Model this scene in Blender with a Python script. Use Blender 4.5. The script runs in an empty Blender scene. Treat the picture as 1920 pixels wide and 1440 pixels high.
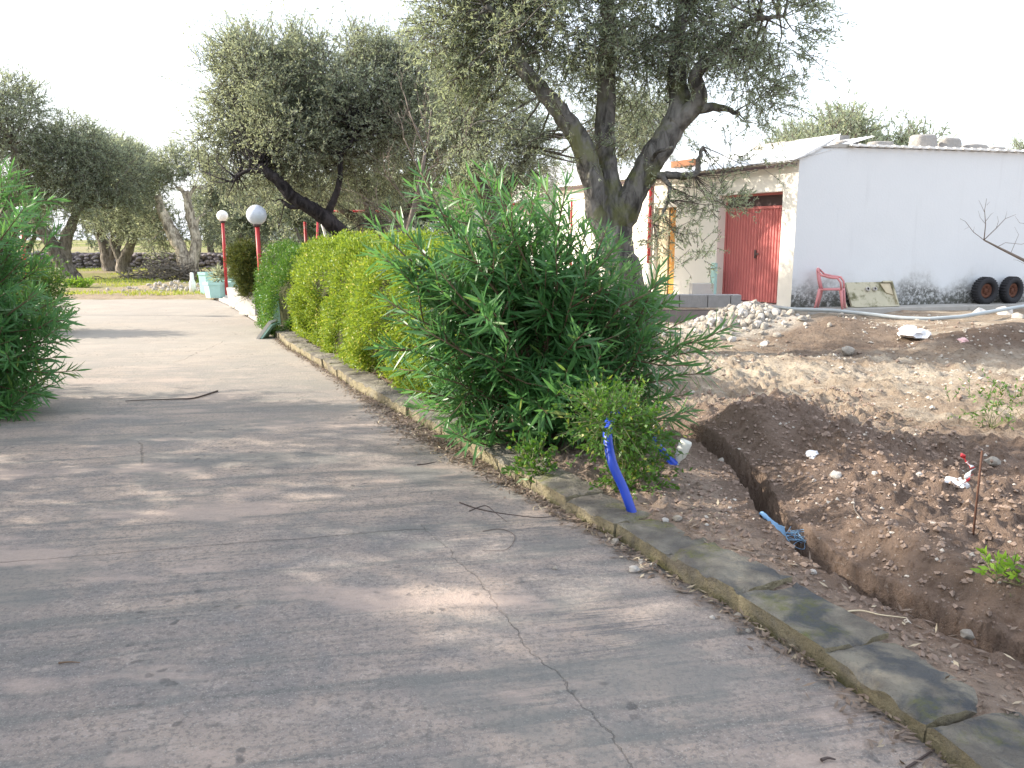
import bpy, math, random
import numpy as np
from mathutils import Vector, Matrix
SC = bpy.context.scene
COL = SC.collection
R = math.radians
rs = np.random.RandomState(7)
random.seed(7)

# ------------------------------------------------------------------ camera
PITCH = R(10.2)
cam_d = bpy.data.cameras.new('camera'); cam = bpy.data.objects.new('camera', cam_d); COL.objects.link(cam)
cam.location = (0, 0, 1.6); cam.rotation_euler = (R(90) - PITCH, 0, 0)
cam_d.sensor_width = 36; cam_d.lens = 28.125; cam_d.clip_end = 2000; cam_d.clip_start = 0.05
SC.camera = cam
# ------------------------------------------------------------------ light
SUN_EL, SUN_V = R(27), Vector((-1.0, 0.10, 0)).normalized()
SUN_DIR = Vector((SUN_V.x * math.cos(SUN_EL), SUN_V.y * math.cos(SUN_EL), math.sin(SUN_EL)))
w = bpy.data.worlds.new('World'); SC.world = w; w.use_nodes = True
wn = w.node_tree; bg = wn.nodes['Background']
sky = wn.nodes.new('ShaderNodeTexSky'); sky.sky_type = 'NISHITA'; sky.sun_disc = False
sky.sun_elevation = SUN_EL; sky.sun_rotation = math.atan2(SUN_DIR.x, SUN_DIR.y) % (2 * math.pi)
sky.air_density = 1.3; sky.dust_density = 4.0; sky.ozone_density = 1.0; sky.altitude = 50
cl = wn.nodes.new('ShaderNodeMix'); cl.data_type = 'RGBA'; cl.inputs[0].default_value = .55; cl.inputs[7].default_value = (8.2, 8.8, 9.8, 1)   # thin bright winter overcast over the clear sky
wn.links.new(sky.outputs[0], cl.inputs[6]); wn.links.new(cl.outputs[2], bg.inputs[0]); bg.inputs[1].default_value = 0.15
sl = bpy.data.lights.new('sun', 'SUN'); sl.energy = 5.0; sl.angle = R(0.6); sl.color = (1.0, 0.91, 0.77)
so = bpy.data.objects.new('sun', sl); COL.objects.link(so)
so.rotation_euler = SUN_DIR.to_track_quat('Z', 'Y').to_euler(); so.location = (-20, 5, 20)
SC.view_settings.view_transform = 'Standard'; SC.view_settings.look = 'None'
SC.view_settings.exposure = 0.86; SC.view_settings.gamma = 1; SC.view_settings.use_curve_mapping = False
SC.cycles.max_bounces = 6; SC.cycles.transparent_max_bounces = 8; SC.cycles.use_denoising = True

# ------------------------------------------------------------------ where things of the photo stand
def ray(px, py):
    cx = (px - 960) / 1500; cy = (720 - py) / 1500
    return Vector((cx, math.cos(PITCH) + cy * math.sin(PITCH), -math.sin(PITCH) + cy * math.cos(PITCH)))
def G(px, py, z=0.0):
    d = ray(px, py); t = (z - 1.6) / d.z; return Vector((d.x * t, d.y * t, z))
def A(px, py, Y):
    d = ray(px, py); t = Y / d.y; return Vector((d.x * t, Y, 1.6 + d.z * t))

# ------------------------------------------------------------------ noise
def _h(ix, iy, iz, seed):
    n = (ix.astype(np.int64) * 374761393 + iy.astype(np.int64) * 668265263 + iz.astype(np.int64) * 2147483647 + seed * 974634777) & 0xffffffff
    n = ((n ^ (n >> 13)) * 1274126177) & 0xffffffff
    n = ((n ^ (n >> 16)) * 2246822519) & 0xffffffff
    return ((n ^ (n >> 15)) & 0xffff) / 65535.0
def vn(x, y, z=None, seed=0):
    x = np.asarray(x, float); y = np.asarray(y, float); z = np.zeros_like(x) if z is None else np.asarray(z, float)
    ix, iy, iz = np.floor(x), np.floor(y), np.floor(z)
    fx, fy, fz = x - ix, y - iy, z - iz
    fx, fy, fz = [f * f * (3 - 2 * f) for f in (fx, fy, fz)]
    r = 0
    for a in (0, 1):
        for b in (0, 1):
            for c in (0, 1):
                r = r + _h(ix + a, iy + b, iz + c, seed) * (fx if a else 1 - fx) * (fy if b else 1 - fy) * (fz if c else 1 - fz)
    return r
def fbm(x, y, z=None, o=4, seed=0):
    s = 0; a = 0.5; t = 0
    for i in range(o):
        s = s + a * vn(np.asarray(x) * 2 ** i + 11.3 * i, np.asarray(y) * 2 ** i + 5.1 * i, None if z is None else np.asarray(z) * 2 ** i, seed + i); t += a; a *= .5
    return s / t
def sstep(a, b, x):
    t = np.clip((np.asarray(x) - a) / (b - a), 0, 1); return t * t * (3 - 2 * t)

# ------------------------------------------------------------------ mesh tools
class MB:
    def __init__(s): s.v = []; s.f = []; s.n = 0
    def add(s, V, F):
        V = np.asarray(V, float).reshape(-1, 3); s.v.append(V); s.f += [tuple(int(i) + s.n for i in f) for f in F]; s.n += len(V); return s
    def box(s, c, d, M=None):
        x, y, z = np.array(d) / 2
        V = np.array([(-x,-y,-z),(x,-y,-z),(x,y,-z),(-x,y,-z),(-x,-y,z),(x,-y,z),(x,y,z),(-x,y,z)])
        if M is not None: V = V @ np.array(M)[:3, :3].T
        return s.add(V + np.array(c), [(0,3,2,1),(4,5,6,7),(0,1,5,4),(1,2,6,5),(2,3,7,6),(3,0,4,7)])
    def prism(s, poly, off):
        n = len(poly); P = np.array(poly, float); Q = P + np.array(off, float)
        return s.add(np.vstack([P, Q]), [tuple(range(n))[::-1], tuple(range(n, 2 * n))] + [(i, (i + 1) % n, n + (i + 1) % n, n + i) for i in range(n)])
    def tube(s, pts, rad, n=8, noise=0, nf=3.0, seed=0, cap=True):
        pts = np.array([tuple(p) for p in pts], float); m = len(pts)
        rad = np.full(m, rad, float) if np.isscalar(rad) else np.array(rad, float)
        tan = np.gradient(pts, axis=0); tan /= np.linalg.norm(tan, axis=1)[:, None] + 1e-9
        up = np.array((0.31, 0.17, 1.0)) if abs(tan[0][2]) < .9 else np.array((1.0, 0.2, 0.1))
        a = np.cross(tan[0], up); a /= np.linalg.norm(a); V = []
        for i in range(m):
            a = a - tan[i] * np.dot(a, tan[i]); a /= np.linalg.norm(a) + 1e-9; b = np.cross(tan[i], a)
            th = np.linspace(0, 2 * np.pi, n, endpoint=False)
            rr = np.full(n, rad[i])
            ring = pts[i] + (np.cos(th)[:, None] * a + np.sin(th)[:, None] * b) * rr[:, None]
            if noise:
                k = fbm(ring[:, 0] * nf * 2, ring[:, 1] * nf * 2, ring[:, 2] * nf * .55, 3, seed) - .5
                rr = rad[i] * (1 + noise * 2 * k)
                ring = pts[i] + (np.cos(th)[:, None] * a + np.sin(th)[:, None] * b) * rr[:, None]
            V.append(ring)
        F = [(i * n + j, i * n + (j + 1) % n, (i + 1) * n + (j + 1) % n, (i + 1) * n + j) for i in range(m - 1) for j in range(n)]
        if cap: F += [tuple(range(n))[::-1], tuple(range((m - 1) * n, m * n))]
        return s.add(np.vstack(V), F)
    def lathe(s, prof, n=16, o=(0, 0, 0), M=None):
        P = np.array(prof, float); th = np.linspace(0, 2 * np.pi, n, endpoint=False)
        V = np.array([(r * math.cos(t), r * math.sin(t), z) for r, z in P for t in th])
        if M is not None: V = V @ np.array(M)[:3, :3].T
        m = len(P)
        return s.add(V + np.array(o), [(i * n + j, i * n + (j + 1) % n, (i + 1) * n + (j + 1) % n, (i + 1) * n + j) for i in range(m - 1) for j in range(n)])
    def mesh(s, name, mat, smooth=False):
        me = bpy.data.meshes.new(name); me.from_pydata(np.vstack(s.v).tolist(), [], s.f)
        if mat: me.materials.append(mat)
        if smooth: me.polygons.foreach_set('use_smooth', [True] * len(me.polygons))
        me.update(); return me
    def obj(s, name, mat, parent=None, smooth=False, **kw):
        return link(name, s.mesh(name, mat, smooth), parent, **kw)
def link(name, me, parent=None, loc=None, rot=None, scale=None, **kw):
    o = bpy.data.objects.new(name, me); COL.objects.link(o)
    if parent: o.parent = parent
    if loc is not None: o.location = loc
    if rot is not None: o.rotation_euler = rot
    if scale is not None: o.scale = scale if hasattr(scale, '__len__') else (scale,) * 3
    tag(o, **kw); return o
def tag(o, label=None, cat=None, group=None, kind=None):
    if label: o['label'] = label
    if cat: o['category'] = cat
    if group: o['group'] = group
    if kind: o['kind'] = kind
    return o
def empty(name, loc, label, cat, group=None, rz=0, kind=None):
    o = bpy.data.objects.new(name, None); COL.objects.link(o); o.location = loc; o.rotation_euler = (0, 0, rz); o.empty_display_size = .2
    return tag(o, label, cat, group, kind)
def fast_mesh(name, V, F, mat, smooth=False):
    """V (n,3); F (m,k) all faces of the same size"""
    me = bpy.data.meshes.new(name); V = np.asarray(V, np.float32); F = np.asarray(F, np.int32); m, k = F.shape
    me.vertices.add(len(V)); me.vertices.foreach_set('co', V.ravel())
    me.loops.add(m * k); me.loops.foreach_set('vertex_index', F.ravel())
    me.polygons.add(m); me.polygons.foreach_set('loop_start', np.arange(0, m * k, k, dtype=np.int32))
    me.polygons.foreach_set('loop_total', np.full(m, k, np.int32))
    me.polygons.foreach_set('use_smooth', np.full(m, smooth))
    if mat: me.materials.append(mat)
    me.update(calc_edges=True); me.validate(); return me
def copy_tree(root):
    c = root.copy(); COL.objects.link(c)
    for ch in root.children:
        d = ch.copy(); COL.objects.link(d); d.parent = c
        for g in ch.children:
            e = g.copy(); COL.objects.link(e); e.parent = d
    return c

# ------------------------------------------------------------------ materials
class NB:
    def __init__(s, name):
        s.m = bpy.data.materials.new(name); s.m.use_nodes = True; s.t = s.m.node_tree; s.t.nodes.clear()
        s.out = s.t.nodes.new('ShaderNodeOutputMaterial')
        s.pos = s.t.nodes.new('ShaderNodeNewGeometry').outputs['Position']; s.tc = s.t.nodes.new('ShaderNodeTexCoord')
    def nd(s, typ, **kw):
        n = s.t.nodes.new(typ)
        for k, v in kw.items(): setattr(n, k, v)
        return n
    def set(s, sock, v):
        if isinstance(v, bpy.types.NodeSocket): s.t.links.new(v, sock)
        elif v is not None:
            if hasattr(v, '__len__') and len(v) == 3 and sock.type == 'RGBA': v = (*v, 1)
            sock.default_value = v
    def noise(s, sc, det=4, rough=.55, vec=None, dist=0):
        n = s.nd('ShaderNodeTexNoise'); s.set(n.inputs['Vector'], vec or s.pos); n.inputs['Scale'].default_value = sc
        n.inputs['Detail'].default_value = det; n.inputs['Roughness'].default_value = rough; n.inputs['Distortion'].default_value = dist; return n.outputs['Fac']
    def vor(s, sc, feat='F1', vec=None):
        n = s.nd('ShaderNodeTexVoronoi', feature=feat); s.set(n.inputs['Vector'], vec or s.pos); n.inputs['Scale'].default_value = sc; return n.outputs['Distance']
    def map(s, scale=(1, 1, 1), rot=(0, 0, 0), vec=None):
        n = s.nd('ShaderNodeMapping'); s.set(n.inputs['Vector'], vec or s.pos); n.inputs['Scale'].default_value = scale; n.inputs['Rotation'].default_value = rot; return n.outputs[0]
    def ma(s, op, a, b=None, clamp=False):
        n = s.nd('ShaderNodeMath', operation=op); n.use_clamp = clamp; s.set(n.inputs[0], a)
        if b is not None: s.set(n.inputs[1], b)
        return n.outputs[0]
    def step(s, v, a, b, lo=0., hi=1.):
        n = s.nd('ShaderNodeMapRange'); n.interpolation_type = 'SMOOTHSTEP'; s.set(n.inputs['Value'], v)
        n.inputs['From Min'].default_value = a; n.inputs['From Max'].default_value = b; n.inputs['To Min'].default_value = lo; n.inputs['To Max'].default_value = hi; return n.outputs['Result']
    def mix(s, f, a, b, mode='MIX'):
        n = s.nd('ShaderNodeMix', data_type='RGBA', blend_type=mode); s.set(n.inputs[0], f); s.set(n.inputs[6], a); s.set(n.inputs[7], b); return n.outputs[2]
    def bump(s, h, st=.5, d=.01, nrm=None):
        n = s.nd('ShaderNodeBump'); s.set(n.inputs['Height'], h); n.inputs['Strength'].default_value = st; n.inputs['Distance'].default_value = d
        if nrm: s.set(n.inputs['Normal'], nrm)
        return n.outputs[0]
    def xyz(s, v=None):
        n = s.nd('ShaderNodeSeparateXYZ'); s.set(n.inputs[0], v or s.pos); return n.outputs
    def fin(s, col, rough=.8, nrm=None, spec=.3, metal=0., trans=None, tw=.35):
        p = s.nd('ShaderNodeBsdfPrincipled'); s.set(p.inputs['Base Color'], col); s.set(p.inputs['Roughness'], rough)
        p.inputs['Specular IOR Level'].default_value = spec; p.inputs['Metallic'].default_value = metal
        if nrm: s.set(p.inputs['Normal'], nrm)
        o = p.outputs[0]
        if trans is not None:
            t = s.nd('ShaderNodeBsdfTranslucent'); s.set(t.inputs[0], trans)
            x = s.nd('ShaderNodeMixShader'); x.inputs[0].default_value = tw
            s.t.links.new(o, x.inputs[1]); s.t.links.new(t.outputs[0], x.inputs[2]); o = x.outputs[0]
        s.t.links.new(o, s.out.inputs[0]); return s.m
def simple(name, col, rough=.7, var=.25, sc=8, bs=.2, bd=.004, metal=0., dirt=None, dsc=2.5, da=.55, db=.75, spec=.3):
    n = NB(name); o = n.tc.outputs['Object']
    f = n.noise(sc, 5, vec=o); c = n.mix(f, tuple(x * (1 - var) for x in col), tuple(min(1, x * (1 + var)) for x in col))
    if dirt: c = n.mix(n.step(n.noise(dsc, 6, .65, vec=n.pos), da, db), c, dirt)
    return n.fin(c, rough, n.bump(n.noise(sc * 5, 4, vec=o), bs, bd), spec, metal)
def leafmat(name, c1, c2, c3, rough=.45, back=None, tw=.3, spec=.4, p3=.9):
    n = NB(name); g = n.nd('ShaderNodeNewGeometry'); oi = n.nd('ShaderNodeObjectInfo')
    r = n.ma('FRACT', n.ma('ADD', g.outputs['Random Per Island'], oi.outputs['Random']))
    c = n.mix(r, c1, c2); c = n.mix(n.step(r, p3, p3 + .04), c, c3)
    c = n.mix(n.step(n.noise(1.3, 3), .35, .65, 0, .45), c, n.mix(r, c2, c1))
    if back: c2b = n.mix(g.outputs['Backfacing'], c, back)
    else: c2b = c
    return n.fin(c2b, rough, None, spec, 0, n.mix(.5, c, (min(1, c2[0] * 1.9), min(1, c2[1] * 1.7), c2[2]), 'MIX'), tw)

M = {}
M['olive_leaf'] = leafmat('olive_leaf', (.14,.185,.135), (.28,.34,.26), (.37,.38,.27), .5, (.36,.41,.36), .55, .5)
M['olive_far'] = leafmat('olive_far', (.16,.20,.16), (.30,.355,.285), (.38,.38,.29), .6, (.36,.40,.34), .55, .3)
M['olean'] = leafmat('oleander_leaf', (.05,.145,.052), (.11,.27,.085), (.32,.37,.08), .36, (.18,.29,.14), .42, .5, .96)
M['hedge'] = leafmat('hedge_leaf', (.10, .21, .025), (.27, .36, .045), (.60, .55, .13), .5, None, .4, .35, .90)
M['bushg'] = leafmat('bush_leaf', (.04,.12,.02), (.11,.23,.035), (.40,.38,.06), .45, None, .35, .4, .93)
M['weed'] = leafmat('weed_leaf', (.12,.24,.03), (.25,.42,.05), (.40,.45,.10), .5, None, .4, .3)
M['thuja'] = leafmat('cypress_leaf', (.05,.085,.02), (.12,.14,.03), (.25,.2,.04), .6, None, .2, .2)
M['grass'] = leafmat('grass_blade', (.16,.26,.04), (.38,.42,.09), (.50,.42,.18), .6, None, .35, .2, .8)
M['litter'] = leafmat('dead_leaf', (.10,.07,.06), (.30,.24,.19), (.50,.42,.30), .7, None, .1, .2, .85)
def bark(name, c1, c2, moss=0.0):
    n = NB(name); o = n.map((1, 1, .35)); a = n.noise(9, 8, .65, o, .8); b = n.vor(14, vec=n.map((1, 1, .3)))
    c = n.mix(n.step(a, .35, .65), c1, c2); c = n.mix(n.step(n.noise(2.2, 4), .5, .7, 0, .6), c, tuple(min(1, x * 1.5) for x in c2))
    if moss: c = n.mix(n.step(n.noise(3.1, 5), .5, .65, 0, moss), c, (.16, .17, .06))
    return n.fin(c, .9, n.bump(n.ma('ADD', a, n.ma('MULTIPLY', b, .7)), .9, .05), .1)
M['bark'] = bark('olive_bark', (.06, .056, .054), (.21, .20, .19), .6)
M['bark_pale'] = bark('pale_olive_bark', (.17, .14, .11), (.62, .54, .43))
M['bark_dark'] = bark('dark_bark', (.018,.016,.018), (.06,.052,.055))
M['bark_grey'] = bark('grey_bark', (.10,.085,.07), (.24,.21,.18))
M['twig'] = simple('twig_wood', (.20,.165,.14), .8)
M['twig_dark'] = simple('dark_twig_wood', (.08,.06,.055), .8)
M['stem'] = simple('green_stem', (.14,.15,.07), .6)
M['stem_br'] = simple('brown_stem', (.17,.11,.075), .7)

def drive_mat():
    n = NB('driveway_concrete'); x, y, z = n.xyz()
    ang = R(25)
    rot = n.map((1, 1, 1), (0, 0, -R(12)))                            # brush lines run a little up to the right
    st = n.nd('ShaderNodeMapping'); n.set(st.inputs['Vector'], rot); st.inputs['Scale'].default_value = (.55, 9, 1)
    st2 = n.nd('ShaderNodeMapping'); n.set(st2.inputs['Vector'], rot); st2.inputs['Scale'].default_value = (1.6, 46, 1)
    big = n.noise(.55, 6, .6); mid = n.noise(2.3, 7, .62, None, .4); fine = n.noise(38, 4, .7); grit = n.noise(150, 2, .6)
    streak = n.noise(1, 5, .65, st.outputs[0]); ridg = n.noise(1, 3, .6, st2.outputs[0])
    c = n.mix(n.step(big, .40, .60), (.25, .214, .195), (.375, .30, .25))
    c = n.mix(n.step(mid, .45, .62, 0, .6), c, (.17, .165, .165)); c = n.mix(n.step(n.noise(7, 6, .7), .52, .68, 0, .5), c, (.42, .35, .305)); c = n.mix(n.step(n.noise(12, 6, .75, None, .6), .56, .68, 0, .45), c, (.13, .125, .12))
    c = n.mix(n.step(streak, .50, .64, 0, .7), c, (.15, .148, .14))
    c = n.mix(n.step(streak, .42, .30, 0, .35), c, (.42, .34, .30))
    rm = n.ma('MULTIPLY', n.step(n.noise(.9, 3), .42, .6), n.step(x, -1.2, .2, .25, 1))
    c = n.mix(n.ma('MULTIPLY', n.step(ridg, .50, .60, 0, .85), rm), c, (.15, .14, .14))
    c = n.mix(n.step(fine, .48, .62, 0, .45), c, (.09, .09, .09)); c = n.mix(n.step(grit, .56, .68, 0, .5), c, (.46, .43, .40)); c = n.mix(n.step(n.noise(75, 3, .7), .58, .68, 0, .55), c, (.07, .07, .07))
    # blotches; then the far part paler and warmer, sunlight put into the colour
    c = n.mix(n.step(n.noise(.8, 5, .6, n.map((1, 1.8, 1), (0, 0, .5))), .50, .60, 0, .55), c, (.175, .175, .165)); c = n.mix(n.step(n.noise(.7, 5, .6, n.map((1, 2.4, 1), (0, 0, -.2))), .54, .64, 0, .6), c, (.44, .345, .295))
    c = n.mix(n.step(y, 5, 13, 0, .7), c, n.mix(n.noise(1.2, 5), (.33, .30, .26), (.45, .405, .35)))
    # dark lichen spots
    wv = n.nd('ShaderNodeVectorMath', operation='ADD'); n.set(wv.inputs[0], n.pos)
    ns = n.nd('ShaderNodeTexNoise'); n.set(ns.inputs['Vector'], n.pos); ns.inputs['Scale'].default_value = 14; sc2 = n.nd('ShaderNodeVectorMath', operation='SCALE'); n.set(sc2.inputs[0], ns.outputs['Color']); sc2.inputs['Scale'].default_value = .07
    n.set(wv.inputs[1], sc2.outputs[0])
    sp = n.vor(13, vec=wv.outputs[0]); spm = n.ma('MULTIPLY', n.step(sp, .30, .14), n.step(n.noise(1.1, 3, .5), .50, .60))
    spm = n.ma('MULTIPLY', spm, n.step(n.noise(6, 2), .44, .56))
    c = n.mix(n.ma('MULTIPLY', spm, .6), c, (.08, .078, .078))
    # cracks: thin wandering lines
    wob = n.ma('MULTIPLY', n.ma('SUBTRACT', n.noise(1.6, 6, .7), .5), .75)
    def crack(px0, py0, px1, py1, wd, lim):
        a, b = G(px0, py0), G(px1, py1); d = (b - a); L = d.length; d /= L
        u = n.ma('ADD', n.ma('MULTIPLY', n.ma('SUBTRACT', x, a.x), d.x), n.ma('MULTIPLY', n.ma('SUBTRACT', y, a.y), d.y))
        v = n.ma('ADD', n.ma('MULTIPLY', n.ma('SUBTRACT', x, a.x), -d.y), n.ma('MULTIPLY', n.ma('SUBTRACT', y, a.y), d.x))
        v = n.ma('ABSOLUTE', n.ma('ADD', v, n.ma('MULTIPLY', wob, lim)))
        m = n.step(v, wd, wd * .35); return n.ma('MULTIPLY', m, n.ma('MULTIPLY', n.step(u, -.05, .05), n.step(u, L + .05, L - .05)))
    ck = crack(800, 985, 1190, 1440, .0035, .30)
    for t in ((400, 1022, 800, 992, .008, .14), (-60, 1060, 400, 1022, .005, .1), (255, 830, 270, 870, .008, .3), (330, 680, 420, 640, .01, .4), (20, 752, 400, 742, .012, .05)):
        ck = n.ma('MAXIMUM', ck, crack(*t))
    c = n.mix(n.ma('MULTIPLY', ck, n.step(n.noise(5, 4, .7), .40, .62, .05, .42)), c, (.09, .082, .076))
    h = n.ma('ADD', n.ma('MULTIPLY', fine, .35), n.ma('MULTIPLY', mid, .9)); h = n.ma('ADD', h, n.ma('MULTIPLY', n.ma('MULTIPLY', ridg, rm), 1.3))
    h = n.ma('ADD', h, n.ma('MULTIPLY', grit, .25)); h = n.ma('SUBTRACT', h, n.ma('MULTIPLY', ck, .8)); h = n.ma('SUBTRACT', h, n.ma('MULTIPLY', spm, .3))
    return n.fin(c, .85, n.bump(h, .9, .016), .12)
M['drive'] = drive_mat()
def soil_mat():
    n = NB('soil'); a = n.nd('ShaderNodeAttribute'); a.attribute_name = 'soil'
    f1 = n.noise(3, 8, .65, None, .5); f2 = n.noise(22, 6, .7); f3 = n.noise(90, 4, .7)
    c = n.mix(n.step(f1, .3, .7, 0, .5), a.outputs['Color'], (.5, .5, .5), 'MULTIPLY')
    c = n.mix(n.step(f2, .48, .66, 0, .7), c, (.45, .42, .40), 'MULTIPLY'); c = n.mix(n.step(n.noise(11, 7, .75), .52, .66, 0, .45), c, (1.5, 1.45, 1.4), 'MULTIPLY')
    c = n.mix(n.step(n.noise(45, 3, .6), .62, .72, 0, .4), c, (.50, .46, .42))
    h = n.ma('ADD', n.ma('MULTIPLY', f2, 1.), n.ma('MULTIPLY', f3, .35))
    return n.fin(c, .95, n.bump(h, 1, .05), .03)
M['soil'] = soil_mat()
def kerb_mat():
    n = NB('mossy_kerb_stone'); g = n.nd('ShaderNodeNewGeometry'); nz = n.xyz(g.outputs['Normal'])[2]; x, y, z = n.xyz()
    f = n.noise(5, 7, .65); c = n.mix(n.step(f, .35, .7), (.17, .155, .14), (.36, .33, .27))
    side = n.step(nz, .88, .55); c = n.mix(n.ma('MULTIPLY', side, n.step(n.noise(4.5, 6, .7), .36, .56, .15, .85)), c, n.mix(n.noise(9, 6, .7), (.24, .20, .11), (.50, .44, .30)))
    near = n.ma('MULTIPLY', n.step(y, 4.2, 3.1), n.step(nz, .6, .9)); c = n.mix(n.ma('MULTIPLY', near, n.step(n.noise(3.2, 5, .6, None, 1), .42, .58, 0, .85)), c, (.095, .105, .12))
    c = n.mix(n.ma('MULTIPLY', n.step(n.noise(3.4, 8, .75), .50, .70, 0, .8), n.step(nz, .2, .7)), c, n.mix(n.noise(30, 3), (.13, .14, .05), (.24, .25, .06)))
    c = n.mix(n.ma('MULTIPLY', n.step(z, .06, .0), n.step(n.noise(6, 5), .4, .6, 0, .8)), c, (.10, .105, .04))
    c = n.mix(n.step(n.vor(24), .12, .02, 0, .4), c, (.06, .055, .05))
    c = n.mix(n.step(n.noise(40, 5, .75), .54, .66, 0, .4), c, (.11, .10, .085)); h = n.ma('ADD', n.noise(26, 7, .75), n.ma('MULTIPLY', n.noise(7, 5, .7), 2.2))
    return n.fin(c, .92, n.bump(h, 1, .035), .05)
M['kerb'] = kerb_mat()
def plaster(name, base, low=None, z0=.2, z1=.9, streak=True):
    n = NB(name); x, y, z = n.xyz(); c = n.mix(n.noise(1.5, 5), tuple(v * .93 for v in base), base)
    if streak: c = n.mix(n.step(n.noise(1, 4, .6, n.map((6, 6, .5))), .55, .8, 0, .22), c, tuple(v * .72 for v in base))
    if low:
        hz = n.ma('ADD', z, n.ma('MULTIPLY', n.ma('SUBTRACT', n.noise(1.1, 5, .6), .5), -1.3))
        c = n.mix(n.step(hz, z1, z0, 0, .55), c, (.50, .49, .47))
        c = n.mix(n.ma('MULTIPLY', n.step(hz, z1 - .15, z0 - .1), n.step(n.noise(14, 7, .75), .36, .56, 0, .9)), c, low)
        c = n.mix(n.ma('MULTIPLY', n.step(z, .42, .18), n.step(n.noise(9, 5), .35, .6)), c, (.09, .09, .075))
    return n.fin(c, .9, n.bump(n.noise(25, 5, .6), .35, .01), .15)
M['plaster_w'] = plaster('white_gable_plaster', (.73, .75, .775), (.075, .075, .065), .45, .98)
M['plaster_c'] = plaster('cream_plaster', (.86, .82, .74), None)
M['plaster_g'] = plaster('grey_plaster', (.62, .60, .58), None)
M['white'] = simple('white_paint', (.82, .81, .79), .6, .06, 4, .2, .004, dirt=(.5, .47, .42))
M['sheet'] = simple('white_roof_sheet', (.80, .80, .80), .5, .05, 3, .15, .004, dirt=(.55, .55, .54))
M['redp'] = simple('red_door_paint', (.54,.17,.16), .45, .12, 3, .1, .002, spec=.4)
M['redpole'] = simple('red_pole_paint', (.42, .04, .045), .4, .2, 6, .1, .002, dirt=(.3, .16, .14))
M['dark'] = simple('dark_mesh', (.09, .06, .06), .7)
M['ochre'] = simple('ochre_wood', (.55, .27, .07), .5, .2, 6)
M['brown'] = simple('brown_beam', (.28, .12, .06), .7, .2, 6)
M['block'] = simple('concrete_block', (.27, .27, .28), .95, .2, 9, .7, .012)
M['render_band'] = simple('mauve_render', (.25, .215, .215), .95, .15, 9, .6, .01)
M['conc'] = simple('old_concrete', (.42, .40, .37), .9, .2, 5, .5, .01, dirt=(.13, .13, .10), dsc=3)
M['conc_pale'] = simple('pale_concrete', (.50, .48, .45), .9, .1, 3, .3, .01)
M['teal'] = simple('teal_planter_paint', (.42, .66, .63), .8, .12, 4, .3, .006, dirt=(.30, .42, .40), dsc=4)
M['planter_w'] = simple('white_planter_paint', (.58, .56, .53), .85, .1, 4, .3, .006, dirt=(.38, .36, .33), dsc=4)
M['rock'] = simple('limestone', (.50, .455, .40), .95, .2, 7, .8, .02)
M['rock_g'] = simple('roof_stone', (.36, .34, .32), .95, .25, 7, .8, .02)
M['rock_w'] = simple('white_limestone', (.74, .70, .66), .95, .12, 9, .8, .02)
M['clod'] = simple('soil_clod', (.26, .195, .158), .98, .35, 12, .8, .01)
M['rubber'] = simple('tyre_rubber', (.028, .028, .032), .75, .3, 8, .3, .004)
M['rust'] = simple('rusty_rim', (.13, .055, .035), .85, .5, 14, .5, .004)
M['rebar'] = simple('rusty_rod', (.10, .05, .035), .8)
M['chair'] = simple('faded_red_plastic', (.60, .25, .26), .45, .1, 5, .05, .001, dirt=(.42, .22, .21))
M['sink'] = simple('yellowed_stone', (.50, .46, .34), .7, .12, 5, .3, .005, dirt=(.16, .15, .08), dsc=4, da=.5, db=.68)
M['plank'] = simple('weathered_plank', (.55, .47, .33), .8, .2, 8)
M['pipe_g'] = simple('grey_pipe', (.40, .44, .46), .45, .08, 5, .05, .001)
M['blue'] = simple('blue_pipe_plastic', (.012, .05, .42), .35, .15, 6, .05, .001, spec=.5)
M['ltblue'] = simple('light_blue_sheath', (.20, .36, .55), .45, .25, 8, .2, .003)
M['bag'] = simple('white_plastic_bag', (.78, .78, .80), .4, .1, 9, .3, .004)
M['bottle'] = simple('translucent_plastic', (.62, .62, .56), .35, .1, 6)
M['pinkbag'] = simple('pink_plastic', (.78, .50, .50), .45, .2, 9)
M['redtape'] = simple('red_tape', (.72, .06, .07), .45)
M['core_in'] = simple('hedge_core', (.045, .05, .018), .95, .4, 10)  # dark filler colour for the core inside the hedges
M['ygreen'] = simple('canvas_green', (.30, .32, .20), .8, .1, 3)
def globe_mat(name, clear):
    n = NB(name); o = n.tc.outputs['Object']
    if not clear: return n.fin((.90, .89, .87), .25, None, .5)
    return n.fin(n.mix(n.noise(5, 3, vec=o), (.52, .56, .66), (.62, .66, .74)), .18, None, .6)
M['globe_w'] = globe_mat('white_globe', False); M['globe_c'] = globe_mat('dusty_globe', True)

# ------------------------------------------------------------------ driveway edge and ground shape
KP = [(545,655),(575,672),(605,690),(632,708),(672,735),(764,785),(826,820),(874,848),(926,880),(996,922),(1060,963),(1153,1010),(1246,1072),(1385,1150),(1550,1260),(1740,1395)]
kp = [(G(*p).x, G(*p).y) for p in KP]
ky = np.array([1.2, 1.95] + [p[1] for p in kp][::-1] + [15.6, 21.9, 30, 60]); kx = np.array([1.62, 1.43] + [p[0] for p in kp][::-1] + [-4.95, -8.0, -13.0, -30])
def KX(y): return np.interp(y, ky, kx)
def LX(y): return np.interp(y, [0, 2.3, 7.1, 15, 22.3, 60], [-3.0, -3.3, -4.9, -9.3, -14.5, -40])
trench = np.array([G(*p, .08)[:2] for p in [(1262,795),(1330,835),(1400,880),(1430,920),(1450,965),(1500,1005),(1540,1040),(1660,1110),(1790,1170),(1920,1225),(2060,1290)]])
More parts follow.
